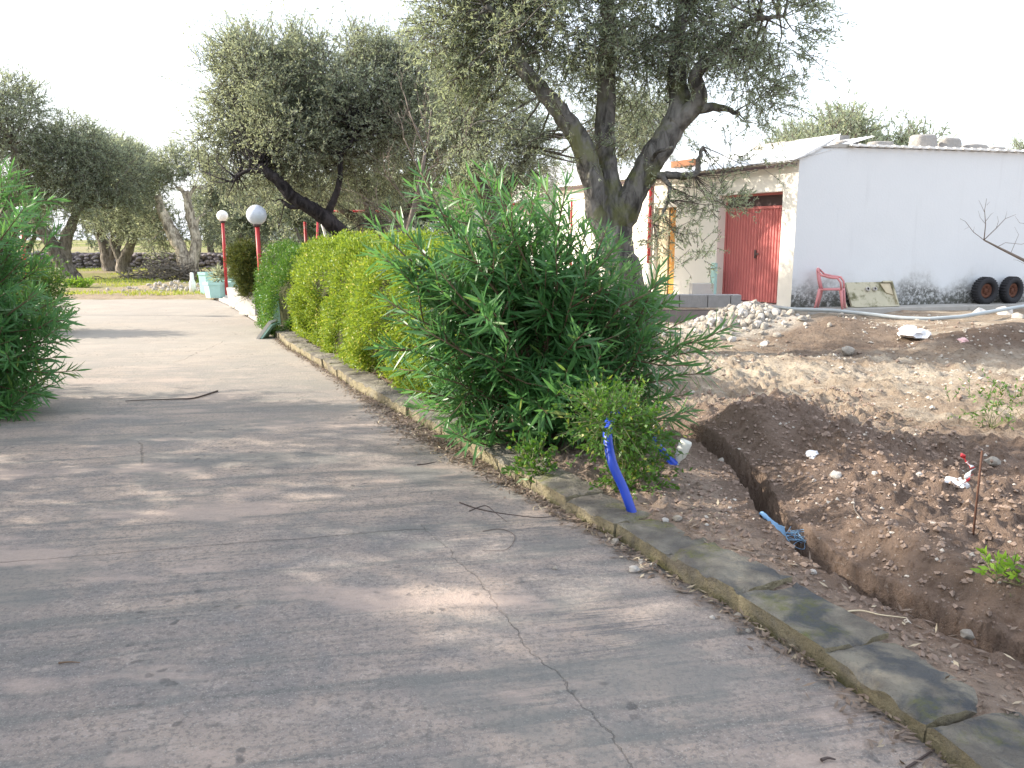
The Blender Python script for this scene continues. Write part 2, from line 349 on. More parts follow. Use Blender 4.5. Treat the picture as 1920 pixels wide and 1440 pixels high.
def seg_dist(x, y, P):
    best = np.full(np.shape(x), 1e9); side = np.zeros(np.shape(x)); along = np.zeros(np.shape(x)); acc = 0
    for (ax, ay), (bx, by) in zip(P[:-1], P[1:]):
        dx, dy = bx - ax, by - ay; L2 = dx * dx + dy * dy
        t = np.clip(((x - ax) * dx + (y - ay) * dy) / L2, 0, 1); qx, qy = x - ax - t * dx, y - ay - t * dy
        d = np.hypot(qx, qy); m = d < best
        best = np.where(m, d, best); side = np.where(m, np.sign(dx * qy - dy * qx), side); along = np.where(m, acc + t * math.sqrt(L2), along); acc += math.sqrt(L2)
    return best, side, along
def gau(x, y, c, rx, ry, a): return np.exp(-(((x - c[0]) / rx) ** 2 + ((y - c[1]) / ry) ** 2)) * a
RUB = (A(1405, 600, 13.3).x, 13.2)
def height(x, y, fine=True):
    x = np.asarray(x, float); y = np.asarray(y, float)
    d = (x - KX(y)) * .9
    right = sstep(.05, .25, d); inside = (1 - sstep(-.15, .1, d)) * sstep(-.3, .1, x - LX(y)) * (1 - sstep(22.2, 22.5, y))
    h = .075 * right * (1 - sstep(16, 22, y)) + .05 * right * sstep(11, 15, y) * (1 - sstep(20, 30, y))
    h = h - .06 * inside - .02 * (1 - right) * (1 - inside)
    soil = right * sstep(.1, .5, d)
    h = h + soil * (fbm(x * 1.1, y * 1.1, None, 4, 3) - .5) * .10
    # spoil heap beside the trench
    td, ts, ta = seg_dist(x, y, trench)
    wob = (fbm(x * 3, y * 3, None, 3, 9) - .5) * .10
    spoil = np.where(ts > 0, 1, 0) * sstep(.10, .35, td) * (1 - sstep(.65, 1.5, td)) * sstep(-.1, .4, ta)
    h = h + spoil * (.10 + .26 * (fbm(x * 1.7, y * 1.7, None, 4, 21) - .35))
    h = h + gau(x, y, G(1420, 800, .15), .55, .5, .14) + gau(x, y, G(1620, 840, .15), .9, .4, .05)
    if fine: h = h + soil * (1 - sstep(9, 13, y)) * ((fbm(x * 6, y * 6, None, 4, 31) - .5) * .075 + np.maximum(fbm(x * 15, y * 15, None, 3, 41) - .50, 0) * .17) * (.30 + .9 * sstep(.05, .4, np.abs(td - .25)) )
    cut = 1 - sstep(.04, .08, td + wob * .7)
    h = h - cut * (.34 + .1 * sstep(2, 4, ta)) * sstep(.0, .4, ta)
    # machine track, mounds and rubble further off
    far = sstep(7, 8, y) * soil
    tr, _, _ = seg_dist(x, y, np.array([G(1250,775,.08)[:2], G(1450,765,.08)[:2], G(1600,748,.08)[:2], G(1760,738,.08)[:2], G(2300,725,.08)[:2]]))
    h = h + .045 * np.exp(-(tr / .12) ** 2) * (.5 + .5 * np.sin(x * 28 + 3 * fbm(x * 3, y * 3, None, 2, 5)))
    tr2, _, _ = seg_dist(x, y, np.array([G(1350,700,.08)[:2], G(1600,705,.08)[:2], G(1900,690,.08)[:2], G(2300,680,.08)[:2]]))
    h = h - .04 * np.exp(-(tr2 / .35) ** 2)
    h = h + gau(x, y, G(1590, 635, .1), 1.0, .7, .30) + gau(x, y, G(1890, 650, .1), .9, .55, .36) + gau(x, y, G(1760, 655, .1), .6, .3, .10)
    h = h + gau(x, y, (RUB[0], RUB[1]), .75, .75, .42) + gau(x, y, (RUB[0] - .9, RUB[1] - .5), .8, .5, .16)
    h = h + far * (fbm(x * 4, y * 4, None, 4, 51) - .5) * .10
    # flat by the house; drive end bank
    h = h + gau(x, y, G(325, 545, 0), 1.3, .6, .22) + (1 - right) * sstep(22.4, 23.2, y) * (.05 + .10 * (fbm(x * 2, y * 2, None, 3, 61) - .4)) + sstep(60, 250, y) * 1.5
    return h
def H(x, y): return float(height(np.array([x]), np.array([y]))[0])

def axis(segs):
    out = [segs[0][0]]
    for a, b, st in segs: out += list(np.linspace(a, b, max(2, int(round((b - a) / st)) + 1))[1:])
    return np.array(out)
def grow(a, b, s0, k=1.25):
    o = [a]; s = s0; sg = 1 if b > a else -1
    while (b - o[-1]) * sg > 0: o.append(o[-1] + sg * s); s *= k
    return o[1:]
gx = np.array(sorted(grow(-22, -900, 1.0)) + list(axis([(-22, -.6, .28), (-.6, .3, .06), (.3, 3.2, .018), (3.2, 8.2, .05)])) + grow(8.2, 900, .3))
gy = np.array(sorted(grow(1.6, -60, .3)) + list(axis([(1.6, 7, .02), (7, 15, .045), (15, 27, .13)])) + grow(27, 1200, .3, 1.08))
X, Y = np.meshgrid(gx, gy); Z = height(X, Y); nx, ny = len(gx), len(gy)
ii = np.arange(ny - 1)[:, None] * nx + np.arange(nx - 1)[None, :]
F = np.stack([ii, ii + 1, ii + nx + 1, ii + nx], -1).reshape(-1, 4)
gm = fast_mesh('ground', np.stack([X, Y, Z], -1).reshape(-1, 3), F, M['soil'], True)
# soil colours: dug dark red-brown earth, dry pale dust, grassy field
td, ts, ta = seg_dist(X, Y, trench); d = (X - KX(Y)) * .9
dark = np.array((.265, .195, .155)); tan = np.array((.40, .315, .24)); pale = np.array((.60, .52, .42)); grass = np.array((.20, .25, .07)); sand = np.array((.42, .34, .25)); straw = np.array((.30, .29, .13))
n1 = fbm(X * .9, Y * .9, None, 5, 71); n2 = fbm(X * 2.5, Y * 5, None, 4, 77)
def mx(a, b, t): return a * (1 - t[..., None]) + b * t[..., None]
c = np.broadcast_to(tan, X.shape + (3,)).copy()
c = mx(c, pale, sstep(.45, .7, n2) * .75)
c = mx(c, pale, np.exp(-((Y - (10.0 - .13 * X)) / 1.1) ** 2) * sstep(.3, .55, n1) * .8)
dk = np.maximum(1 - sstep(5.8 , 7.6, Y + (n1 - .5) * 2.2 + .25 * (X - 2)), (1 - sstep(.2, .7, d)) * (1 - sstep(13, 16, Y)))
c = mx(c, dark, dk)
c = mx(c, np.array((.40, .315, .255)), (1 - sstep(5, 7, Y)) * (ts < 0) * sstep(.15, .3, td) * .75)
c = mx(c, np.array((.25, .19, .15)), sstep(.1, .3, gau(X, Y, G(1600, 640, .1), 1.1, .7, 1) + gau(X, Y, G(1890, 650, .1), .9, .6, 1)) * .85)
c = mx(c, np.array((.22, .16, .125)), np.exp(-((Y - 11.0 + (n1 - .5) * 1.5) / .45) ** 2) * sstep(3, 4, X) * .7)
c = mx(c, np.array((.62, .57, .50)), sstep(.15, .5, gau(X, Y, RUB, .9, .9, 1) + gau(X, Y, (RUB[0] - .9, RUB[1] - .5), .8, .5, 1)) * .8)
fld = (1 - sstep(.0, .4, d)) * sstep(22, 22.6, Y); fldl = (X < LX(Y)) * 1.0
gmask = np.maximum(fld, np.maximum(sstep(24, 28, Y), fldl))
g = mx(np.broadcast_to(straw, X.shape + (3,)), grass, sstep(.42, .6, fbm(X * .25, Y * .35, None, 4, 81)))
g = mx(g, sand, sstep(.52, .64, fbm(X * .2, Y * .45, None, 4, 85)) * .8)
g = mx(g, sand, (1 - sstep(24.0, 28.0, Y + 3 * (n1 - .5))) * fld)
c = mx(c, g, gmask)
ca = gm.color_attributes.new('soil', 'FLOAT_COLOR', 'POINT')
ca.data.foreach_set('color', np.concatenate([c.reshape(-1, 3), np.ones((nx * ny, 1))], 1).astype(np.float32).ravel())
link('ground', gm, kind='structure')

# the driveway slab
ys = axis([(1.2, 8, .06), (8, 22.3, .14)]); ts_ = np.linspace(0, 1, 70)
DX = LX(ys)[:, None] * (1 - ts_) + (KX(ys) + .02)[:, None] * ts_; DY = np.repeat(ys[:, None], 70, 1) + 0
DY = DY + sstep(20, 22.3, DY) * ((fbm(DX * .6, DX * 0, None, 3, 4) - .5) * 1.4)
DZ = (fbm(DX * .5, DY * .5, None, 3, 91) - .5) * .02 + (fbm(DX * 3, DY * 3, None, 3, 95) - .5) * .006
top = np.stack([DX, DY, DZ], -1).reshape(-1, 3); ny2 = len(ys); ii = np.arange(ny2 - 1)[:, None] * 70 + np.arange(69)[None, :]
F = np.stack([ii, ii + 1, ii + 71, ii + 70], -1).reshape(-1, 4)
bord = list(range(0, 70)) + [i * 70 + 69 for i in range(1, ny2)] + [(ny2 - 1) * 70 + j for j in range(68, -1, -1)] + [i * 70 for i in range(ny2 - 2, 0, -1)]
lo = top[bord].copy(); lo[:, 2] -= .12; nb = len(bord); base = len(top)
F2 = np.array([(bord[i], base + i, base + (i + 1) % nb, bord[(i + 1) % nb]) for i in range(nb)])
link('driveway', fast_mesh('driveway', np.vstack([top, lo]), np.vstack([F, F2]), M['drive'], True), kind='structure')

# ------------------------------------------------------------------ rocks
def rock_mesh(name, seed, mat, flat=.7, sub=2, ang=.35, box=False):
    import bmesh
    bm = bmesh.new()
    bmesh.ops.create_icosphere(bm, subdivisions=sub, radius=1)
    V = np.array([v.co[:] for v in bm.verts]); 
    if box: V = np.sign(V) * np.abs(V) ** .45; V /= np.abs(V).max()
    k = vn(V[:, 0] * 1.3 + seed * 7, V[:, 1] * 1.3 + seed, V[:, 2] * 1.3, seed) - .5 + .5 * (vn(V[:, 0] * 3 + seed * 7, V[:, 1] * 3, V[:, 2] * 3, seed + 5) - .5)
    V = V * (1 + ang * 2 * k)[:, None]; V[:, 2] *= flat
    for v, q in zip(bm.verts, V): v.co = q
    me = bpy.data.meshes.new(name); bm.to_mesh(me); bm.free(); me.materials.append(mat); return me
ROCK = [rock_mesh('rock', i, M['rock'], .7, 2) for i in range(6)]
ROCKW = [rock_mesh('rock', i + 20, M['rock_w'], .7, 2) for i in range(5)]
ROCKG = [rock_mesh('roof_stone', i + 40, M['rock_g'], .75, 3, .12, True) for i in range(5)]
def rocks_at(px, py, wpx, label, pool=ROCK, name='rock', flat=1, group='loose stones on the dug ground', z=None):
    p = G(px, py, .1)
    for _ in range(4): p = G(px, py, H(p.x, p.y))
    r = wpx / 2 / 1500 * p.y
    o = link(name, random.choice(pool), None, (p.x, p.y, p.z + r * .25), (random.uniform(-.3, .3), random.uniform(-.3, .3), random.uniform(0, 6)), (r, r * .9, r * flat), label=label, cat='stone', group=group)
    return o

# ------------------------------------------------------------------ kerb
KB = empty('kerb', (0, 0, 0), 'mossy limestone block kerb curving along the right edge of the concrete driveway', 'kerb')
cum = [0]; yy = np.linspace(1.6, 14.6, 600); xx = KX(yy); s_ = np.concatenate([[0], np.cumsum(np.hypot(np.diff(xx), np.diff(yy)))])
yj = []
for p, q in zip(kp[:-1], kp[1:]): yj.append(p[1])
yj = sorted([p[1] for p in kp] + [9.7, 10.5, 11.3, 7.7, 8.9, 12.4, 13.0, 13.6, 14.2, 1.85, 1.55, 6.75])
for k in range(len(yj) - 1):
    y0, y1 = yj[k] + .004, yj[k + 1] - .004
    p0 = np.array((KX(y0), y0)); p1 = np.array((KX(y1), y1)); dv = p1 - p0; L = np.linalg.norm(dv); dv /= L; nv = np.array((dv[1], -dv[0]))
    wd = float(np.interp(y0, [2.4, 4.5], [.33, .28])) + random.uniform(-.025, .02); hh = float(np.interp(y0, [2, 3.4, 5], [.085, .095, .11])) + random.uniform(-.010, .012); off = random.uniform(-.012, .012)
    nl = max(4, int(L / (.022 if y0 < 6 else .05))); nw, nh = (11, 5) if y0 < 6 else (6, 4)
    mb = MB(); idx = {}; V = []
    def gv(i, j, q):
        key = (i, j, q)
        if key not in idx: idx[key] = len(V); V.append((i / nl, j / nw, q / nh))
        return idx[key]
    Fs = []
    for i in range(nl):
        for j in range(nw): Fs.append((gv(i, j, nh), gv(i + 1, j, nh), gv(i + 1, j + 1, nh), gv(i, j + 1, nh)))
        for q in range(nh):
            Fs.append((gv(i, 0, q), gv(i + 1, 0, q), gv(i + 1, 0, q + 1), gv(i, 0, q + 1))); Fs.append((gv(i + 1, nw, q), gv(i, nw, q), gv(i, nw, q + 1), gv(i + 1, nw, q + 1)))
    for j in range(nw):
        for q in range(nh): Fs.append((gv(0, j + 1, q), gv(0, j, q), gv(0, j, q + 1), gv(0, j + 1, q + 1))); Fs.append((gv(nl, j, q), gv(nl, j + 1, q), gv(nl, j + 1, q + 1), gv(nl, j, q + 1)))
    V = np.array(V); a, b, cc = V[:, 0] * L, V[:, 1] * wd, V[:, 2] * (hh + .08) - .08
    # worn, rounded upper arrises
    r = .006 + .006 * random.random()
    def rnd(e, top_):
        q = np.clip(r - e, 0, r) / r; return q
    ed = np.minimum(np.minimum(a, L - a), np.minimum(b, wd - b)); low = np.clip(1 - ed / (r * 1.2), 0, 1) ** 2 * r * .7
    cc = cc - low * (V[:, 2] > .99)
    P = np.stack([p0[0] + dv[0] * a + nv[0] * (b + off), p0[1] + dv[1] * a + nv[1] * (b + off), cc], -1)
    nz = np.stack([fbm(P[:, 0] * 7 + 9 * q, P[:, 1] * 7, P[:, 2] * 7, 3, k * 3 + q) - .5 for q in range(3)], -1)
    P = P + nz * np.array((.022, .022, .016)) * (V[:, 2] > .3)[:, None]
    n4 = fbm(P[:, 0] * 26, P[:, 1] * 26, P[:, 2] * 26, 3, k) - .5; P[:, 2] += n4 * .016 * (V[:, 2] > .5); P[:, :2] -= nv[None] * (n4 * .022 * (V[:, 1] < .05))[:, None]
    chip = sstep(.60, .75, vn(P[:, 0] * 9, P[:, 1] * 9, P[:, 2] * 0, k + 50)) * np.clip(1 - ed / .05, 0, 1); P[:, 2] -= chip * .022 * (V[:, 2] > .9)
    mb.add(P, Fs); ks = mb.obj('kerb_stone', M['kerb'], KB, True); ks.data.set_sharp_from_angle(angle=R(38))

# ------------------------------------------------------------------ foliage generators
def unit(n, rsx): v = rsx.normal(size=(n, 3)); return v / np.linalg.norm(v, axis=1)[:, None]
def nrm(v): return v / (np.linalg.norm(v, axis=1)[:, None] + 1e-9)
def leaf_quads(base, axis_, side, L, W):
    a = axis_ * L[:, None]; s = side * (W / 2)[:, None]; n = len(base)
    V = np.stack([base, base + a * .45 + s, base + a, base + a * .45 - s], 1).reshape(-1, 3)
    return V, (np.arange(n)[:, None] * 4 + np.arange(4)[None, :])
def twig_prisms(p, d, L, r):
    n = len(p); a = nrm(np.cross(d, np.tile((.3, .2, 1.), (n, 1)))); b = np.cross(d, a); V = []
    for t, k in ((0, 1), (1, .4)):
        for th in (0, 2.09, 4.19): V.append(p + d * (L * t)[:, None] + (a * math.cos(th) + b * math.sin(th)) * (r * k)[:, None])
    V = np.stack(V, 1).reshape(-1, 3); o = np.arange(n)[:, None] * 6
    return V, np.concatenate([o + np.array(q) for q in ((0, 1, 4, 3), (1, 2, 5, 4), (2, 0, 3, 5))], 0)
def crown(lobes, ntw, nl, LL, LW, seed, tl=.35, up=.15, gap=.42, gs=1.4, hang=0.0, shell=.45):
    """leafy sprays spread through ellipsoid lobes (x,y,z,rx,ry,rz[,weight])"""
    g = np.random.RandomState(seed); lob = np.array([(*l, 1.0)[:7] for l in lobes], float)
    wt = lob[:, 6] * (lob[:, 3] * lob[:, 4] * lob[:, 5]) ** .8; wt /= wt.sum(); P = []; O = []
    tot = 0
    while tot < ntw:
        k = g.choice(len(lob), ntw, p=wt); u = unit(ntw, g); r = g.rand(ntw) ** shell
        p = lob[k, :3] + u * lob[k, 3:6] * r[:, None] * (1 + .35 * (vn(u[:, 0] * 3 + k, u[:, 1] * 3, u[:, 2] * 3, seed) - .5))[:, None]
        dn = fbm(p[:, 0] * gs, p[:, 1] * gs, p[:, 2] * gs, 2, seed + 3); ok = dn > gap + .06 * (g.rand(ntw) - .5)
        P.append(p[ok]); O.append(u[ok]); tot += ok.sum()
    p = np.vstack(P)[:ntw]; u = np.vstack(O)[:ntw]; n = len(p)
    d = nrm(u * .7 + unit(n, g) * .75 + np.array((0, 0, up))); L = tl * (.6 + .8 * g.rand(n))
    tv, tf = twig_prisms(p, d, L, np.full(n, .0045 * LL / .05))
    rep = np.repeat(np.arange(n), nl); t = g.rand(n * nl) * 1.05
    dd = d[rep].copy(); base = p[rep] + dd * (L[rep] * t)[:, None]; base[:, 2] -= hang * (t * L[rep]) ** 2 * 2
    ax = nrm(dd * .75 + unit(n * nl, g) * .85); sd = nrm(np.cross(ax, unit(n * nl, g)))
    V, F = leaf_quads(base, ax, sd, LL * (.6 + .8 * g.rand(n * nl)), LW * (.7 + .6 * g.rand(n * nl)))
    return V, F, tv, tf, p
def limb(mb, pts, rads, n=12, seg=6, noise=.12, jit=.03, seed=0, nf=3.):
    pts = np.array([tuple(p) for p in pts], float); m = len(pts); g = np.random.RandomState(seed)
    # Catmull-Rom
    E = np.vstack([2 * pts[0] - pts[1], pts, 2 * pts[-1] - pts[-2]]); out = []; rr = []
    for i in range(m - 1):
        for s in range(seg):
            t = s / seg; a, b, c_, d_ = E[i:i + 4]
            out.append(.5 * ((2 * b) + (-a + c_) * t + (2 * a - 5 * b + 4 * c_ - d_) * t * t + (-a + 3 * b - 3 * c_ + d_) * t ** 3)); rr.append(rads[i] * (1 - t) + rads[i + 1] * t)
    out.append(pts[-1]); rr.append(rads[-1]); out = np.array(out)
    out[1:-1] += (g.rand(len(out) - 2, 3) - .5) * jit
    mb.tube(out, rr, n, noise, nf, seed); return out
def branchlets(mb, starts, targets, r0, g, n=5, sag=.1):
    """thin curved branches from points on limbs to sprays of the crown"""
    starts = np.array(starts)
    for t in targets:
        dd = np.linalg.norm(starts - t, axis=1); s = starts[np.argmin(dd + g.rand(len(dd)) * .4)]; L = np.linalg.norm(t - s)
        k = (g.rand(3) - .5) * L * .35; mid = (s + t) / 2 + k + np.array((0, 0, -sag * L)); mid2 = s * .25 + t * .75 + k * .6
        r = r0 * min(1.2, .35 + L * .4); mb.tube([s, s * .6 + mid * .4 + k * .1, mid, mid2, t], [r, r * .8, r * .6, r * .4, r * .2], n)
def make_crown(root, lobes, ntw, nl, LL, LW, seed, mat, name='crown', **kw):
    V, F, tv, tf, p = crown(lobes, ntw, nl, LL, LW, seed, **kw)
    o = link(name, fast_mesh(name, V, F, M[mat]), root)
    link('twigs', fast_mesh('twigs', tv, tf, M['twig_dark']), root, kind='stuff'); return o, p
def lobe(px, py, Y, rx, ry, rY, wt=1):
    p = A(px, py, Y); k = Y / 1500; return (p.x, p.y, p.z, rx * k, rY, ry * k, wt)
def local(root, pts): return [tuple(np.array(p) - np.array(root.location)) for p in pts]

# ------------------------------------------------------------------ hero olive by the house
HY = 11.0
def tree_px(name, base, label, group, limbs, lobes, ntw, nl, LL, LW, seed, barkm='bark', leafm='olive_leaf', nbr=60, r0=.03, nseg=14, cat='olive tree', noise=.14, wk=1., **kw):
    """limbs: lists of (px, py, Y, width_px); lobes in world coordinates"""
    root = empty(name, base, label, cat, group); off = np.array(base)
    mb = MB(); pts = []
    for i, l in enumerate(limbs):
        P = [np.array(A(a, b, Y)) - off for a, b, Y, w_ in l]; rd = [w_ * wk / 2 / 1500 * Y for a, b, Y, w_ in l]
        if i == 0 : P[0][2] = -.1
        o = limb(mb, P, rd, nseg, 6, noise, .02 + .15 * rd[-1], seed + i); pts += list(o[len(o) // 3:])
    lb = [(l[0] - off[0], l[1] - off[1], l[2] - off[2], *l[3:]) for l in lobes]
    cr, p = make_crown(root, lb, ntw, nl, LL, LW, seed, leafm, **kw)
    g = np.random.RandomState(seed); mb2 = MB()
    if nbr: branchlets(mb2, pts, p[g.choice(len(p), nbr)], r0, g)
    mb.obj('trunk', M[barkm], root, True)
    if nbr: mb2.obj('branches', M[barkm], root, True, kind='stuff')
    return root
hero = tree_px('olive_tree', (A(1180,600,HY).x, HY, .08), 'large gnarled olive tree with forked mossy grey trunk standing before the white farmhouse', 'old olive trees',
  [[(1195,690,HY,105),(1183,600,HY,92),(1168,520,HY,78),(1155,450,HY,76),(1158,405,HY,66),(1142,330,HY,44),(1134,250,HY+.1,42),(1137,150,HY+.1,38),(1140,50,HY+.2,30),(1128,-80,HY+.2,18)],
   [(1160,470,HY,62),(1128,420,HY-.05,56),(1112,350,HY-.15,50),(1096,280,HY-.2,48),(1062,225,HY-.2,40),(1020,175,HY-.3,32),(975,120,HY-.35,28),(965,60,HY-.3,18),(910,10,HY-.4,10)],
   [(975,130,HY-.35,22),(985,105,HY-.35,16),(950,95,HY-.5,12),(925,70,HY-.6,8)],
   [(1155,440,HY,56),(1185,370,HY-.1,58),(1215,310,HY-.15,56),(1250,255,HY-.2,54),(1275,200,HY-.1,46),(1268,130,HY,36),(1275,50,HY+.1,26),(1300,-70,HY+.2,14)],
   [(1262,235,HY-.2,42),(1310,190,HY-.3,36),(1305,140,HY-.35,28),(1350,90,HY-.4,20),(1410,40,HY-.5,12),(1470,30,HY-.6,6)],
   [(1300,205,HY-.3,26),(1340,200,HY-.35,16),(1385,212,HY-.4,8)],
   [(1212,325,HY-.25,20),(1250,328,HY-.4,17),(1300,328,HY-.5,13),(1310,300,HY-.55,10),(1318,275,HY-.6,6)],
   [(1240,330,HY-.4,12),(1256,350,HY-.5,9),(1252,375,HY-.55,8),(1242,400,HY-.6,6),(1225,420,HY-.65,4)],
   [(1225,300,HY-.3,10),(1232,285,HY-.5,8),(1262,276,HY-.6,6)]],
  [lobe(960,40,HY,135,130,1.1),lobe(870,90,HY+.3,65,80,.7,.8),lobe(1100,30,HY,150,120,1.3),lobe(1290,20,HY,150,125,1.3),lobe(1420,60,HY-.3,95,110,.9),lobe(1380,165,HY-.4,85,65,.7,.8),
   lobe(1200,130,HY+.2,100,75,.9,.6),lobe(1060,170,HY-.2,70,60,.6,.7),lobe(880,200,HY+.6,80,75,.6,.5),lobe(980,-150,HY,200,140,1.6),lobe(1250,-170,HY,230,150,1.7),lobe(1440,-60,HY,90,90,1,.8),
   lobe(1090,235,HY-.4,38,60,.3,.9),lobe(1135,190,HY-.3,30,70,.3,.6),lobe(1190,270,HY-.2,30,40,.3,.4),lobe(1440,200,HY-.5,35,45,.4,.4),lobe(870,230,HY+.3,65,80,.7,.5),lobe(840,50,HY,60,70,.8,.8),lobe(1120,280,HY-.25,30,45,.3,.7),lobe(1170,90,HY-.5,60,80,.5,.7),lobe(1470,30,HY-.3,50,80,.7,.7),lobe(960,300,HY+.6,50,40,.5,.3)],
  7200, 24, .058, .0145, 11, nbr=300, r0=.022, nseg=26, tl=.38, gap=.495, gs=1.8, noise=.2, wk=.86, up=.0, hang=.25)
# hanging sprays in front of the house belong to the same tree
V, F, tv, tf, p = crown([tuple(np.array(lobe(*a)) - np.array((*hero.location, 0, 0, 0, 0))) for a in ((1330,370,HY-.5,60,32,.35,1),(1260,405,HY-.6,48,45,.3,1),(1230,440,HY-.6,25,45,.25,.8),(1310,470,HY-.6,42,50,.3,.45),(1370,395,HY-.6,45,25,.3,.5),(1340,300,HY-.5,60,28,.3,.6),(1270,500,HY-.6,35,25,.2,.2),(1440,320,HY-.6,40,30,.3,.12))], 230, 20, .055, .013, 5, tl=.22, gap=.40, gs=2.5, hang=.4)
link('hanging_spray', fast_mesh('hanging_spray', V, F, M['olive_leaf']), hero)
mb = MB(); g_ = np.random.RandomState(3); st = [np.array(A(*q)) - np.array(hero.location) for q in ((1300,328,HY-.5),(1256,350,HY-.5),(1252,375,HY-.55),(1242,400,HY-.6),(1318,275,HY-.6),(1225,420,HY-.65))]
branchlets(mb, st, p[g_.choice(len(p), 60)], .010, g_, 4); mb.add(tv, tf); mb.obj('hanging_twigs', M['twig_dark'], hero, kind='stuff')

# ------------------------------------------------------------------ olives right of the drive
TY = 17.0
tree_px('olive_tree', (A(690,500,TY).x, TY, .08), 'broad olive tree with blackened leaning limb rising behind the clipped hedge', 'old olive trees',
  [[(668,600,TY,40),(668,520,TY,38),(662,470,TY-.3,36),(630,428,TY-.6,30),(590,395,TY-.9,27),(550,370,TY-1.1,24),(528,345,TY-1.2,22),(500,322,TY-1.3,18),(488,308,TY-1.3,9)],
   [(525,345,TY-1.2,13),(500,325,TY-1.3,10),(470,320,TY-1.4,8),(445,330,TY-1.4,5),(438,345,TY-1.4,3)],
   [(600,400,TY-.8,14),(575,385,TY-1,11),(545,388,TY-1.1,9),(528,375,TY-1.1,5)],
   [(612,405,TY-.7,16),(628,370,TY-.8,12),(638,330,TY-.9,10),(640,290,TY-.9,8),(660,265,TY-.9,5),(665,220,TY-.9,3)]],
  [lobe(510,165,TY-.3,115,90,1.3),lobe(650,155,TY,120,92,1.4),lobe(425,200,TY-.4,60,85,.9,.8),lobe(430,300,TY-.3,60,60,.9,.6),lobe(560,260,TY-.4,130,80,1.2,.9),lobe(700,240,TY,85,95,1.1),lobe(480,300,TY-.5,80,60,.8,.6),lobe(760,160,TY+.3,45,60,.7,.7),
   lobe(560,78,TY,55,32,.7,1.2),lobe(650,90,TY+.2,35,40,.6,1.2),lobe(745,120,TY+.4,45,45,.8,1),lobe(785,210,TY+.5,50,70,.9,.9),lobe(400,150,TY-.3,30,35,.5,.6),lobe(395,265,TY-.3,35,45,.6,.5),lobe(470,100,TY-.2,50,40,.7,.8),lobe(690,400,TY+.8,90,40,.8,.4),lobe(500,380,TY+.5,60,40,.8,.3),lobe(620,330,TY,100,55,.8,.5),lobe(730,330,TY+.3,50,60,.6,.5)],
  8200, 22, .066, .018, 23, 'bark_dark', 'olive_far', 260, .014, 12, tl=.48, gap=.465, gs=1.2, up=.25)
tree_px('olive_tree', (A(735,470,18.5).x, 18.5, .08), 'grey three-stemmed olive trunk behind the blackened limb, beside the canvas hut', 'old olive trees',
  [[(745,560,18.5,50),(738,480,18.5,44),(725,450,18.5,30),(700,415,18.4,24),(690,380,18.4,16),(670,340,18.4,10)],[(738,470,18.5,30),(750,430,18.5,26),(770,395,18.6,20),(790,340,18.7,14),(800,290,18.7,8)],[(720,480,18.5,26),(690,430,18.3,22),(650,400,18.2,14),(620,380,18.1,8)]],
  [lobe(700,300,18.7,100,70,1.2),lobe(790,260,18.9,80,90,1),lobe(600,340,18.7,90,50,.9,.7)], 2000, 20, .065, .017, 24, 'bark_grey', 'olive_far', 50, .02, 10, tl=.42, gap=.42)
tree_px('olive_tree', (A(930,420,20).x, 20, .08), 'olive tree with hanging grey-green crown between the bare almond and the house porch', 'old olive trees',
  [[(930,590,20,44),(928,450,20,36),(915,380,20,28),(890,320,20,18),(870,260,20,9)],[(925,420,20,26),(950,360,20,20),(985,300,20,12),(1010,250,20,6)]],
  [lobe(870,210,20,75,90,1.4),lobe(940,260,20,80,75,1.3),lobe(1000,300,20,55,60,1.0,.8),lobe(860,310,20,60,50,1,.8),lobe(930,340,20,90,35,1,.7),lobe(830,150,20,50,60,1,.7),lobe(960,190,20,75,70,1.2,.7),(2.6,18.9,4.1,.9,1.3,.7,1.2),(2.9,17.6,4.3,.8,.9,.6,1)],  # last two lobes lie hidden, added only to shade the upper front wall
  4000, 22, .07, .018, 29, 'bark_grey', 'olive_far', 60, .022, 10, tl=.45, gap=.43, gs=1.3, up=-.1)
# bare almond
g_ = np.random.RandomState(8)
def bare(root, start, dirv, L, r, depth, mb, g, spread=.5, n=5):
    pts = [start]; dcur = np.array(dirv, float)
    for i in range(4): dcur = dcur + (g.rand(3) - .5) * .35; dcur /= np.linalg.norm(dcur); pts.append(pts[-1] + dcur * L / 4)
    mb.tube(pts, np.linspace(r, r * .55, 5), n)
    if depth:
        for k in range(g.randint(2, 4)):
            i = g.randint(1, 5); nd = dcur + (g.rand(3) - .5) * spread * 2.2 + np.array((0, 0, .15)); nd /= np.linalg.norm(nd)
            bare(root, pts[i], nd, L * (.6 + .25 * g.rand()), r * .58, depth - 1, mb, g, spread, max(3, n - 1))
AL = empty('almond_tree', (A(775,450,15).x, 15, .08), 'leafless pale-twigged almond tree above the left shoulder of the oleander', 'tree')
mb = MB(); off = np.array(AL.location)
P = [np.array(A(a, b, 15)) - off for a, b in ((760,600),(762,450),(775,390),(790,330),(797,285))]; P[0][2] = -.1
mb.tube(P, [.07, .06, .045, .035, .03], 7)
for q, dv in ((P[3], (-.5, 0, .8)), (P[4], (.3, .1, 1)), (P[4], (-.3, -.1, 1)), (P[2], (-.7, -.1, .6)), (P[2], (.6, 0, .8)), (P[3], (.7, 0, .7)), (P[1], (-.6, -.2, .9))):
    bare(AL, q, dv, .75, .018, 3, mb, g_)
mb.obj('trunk', M['twig'], AL, True)

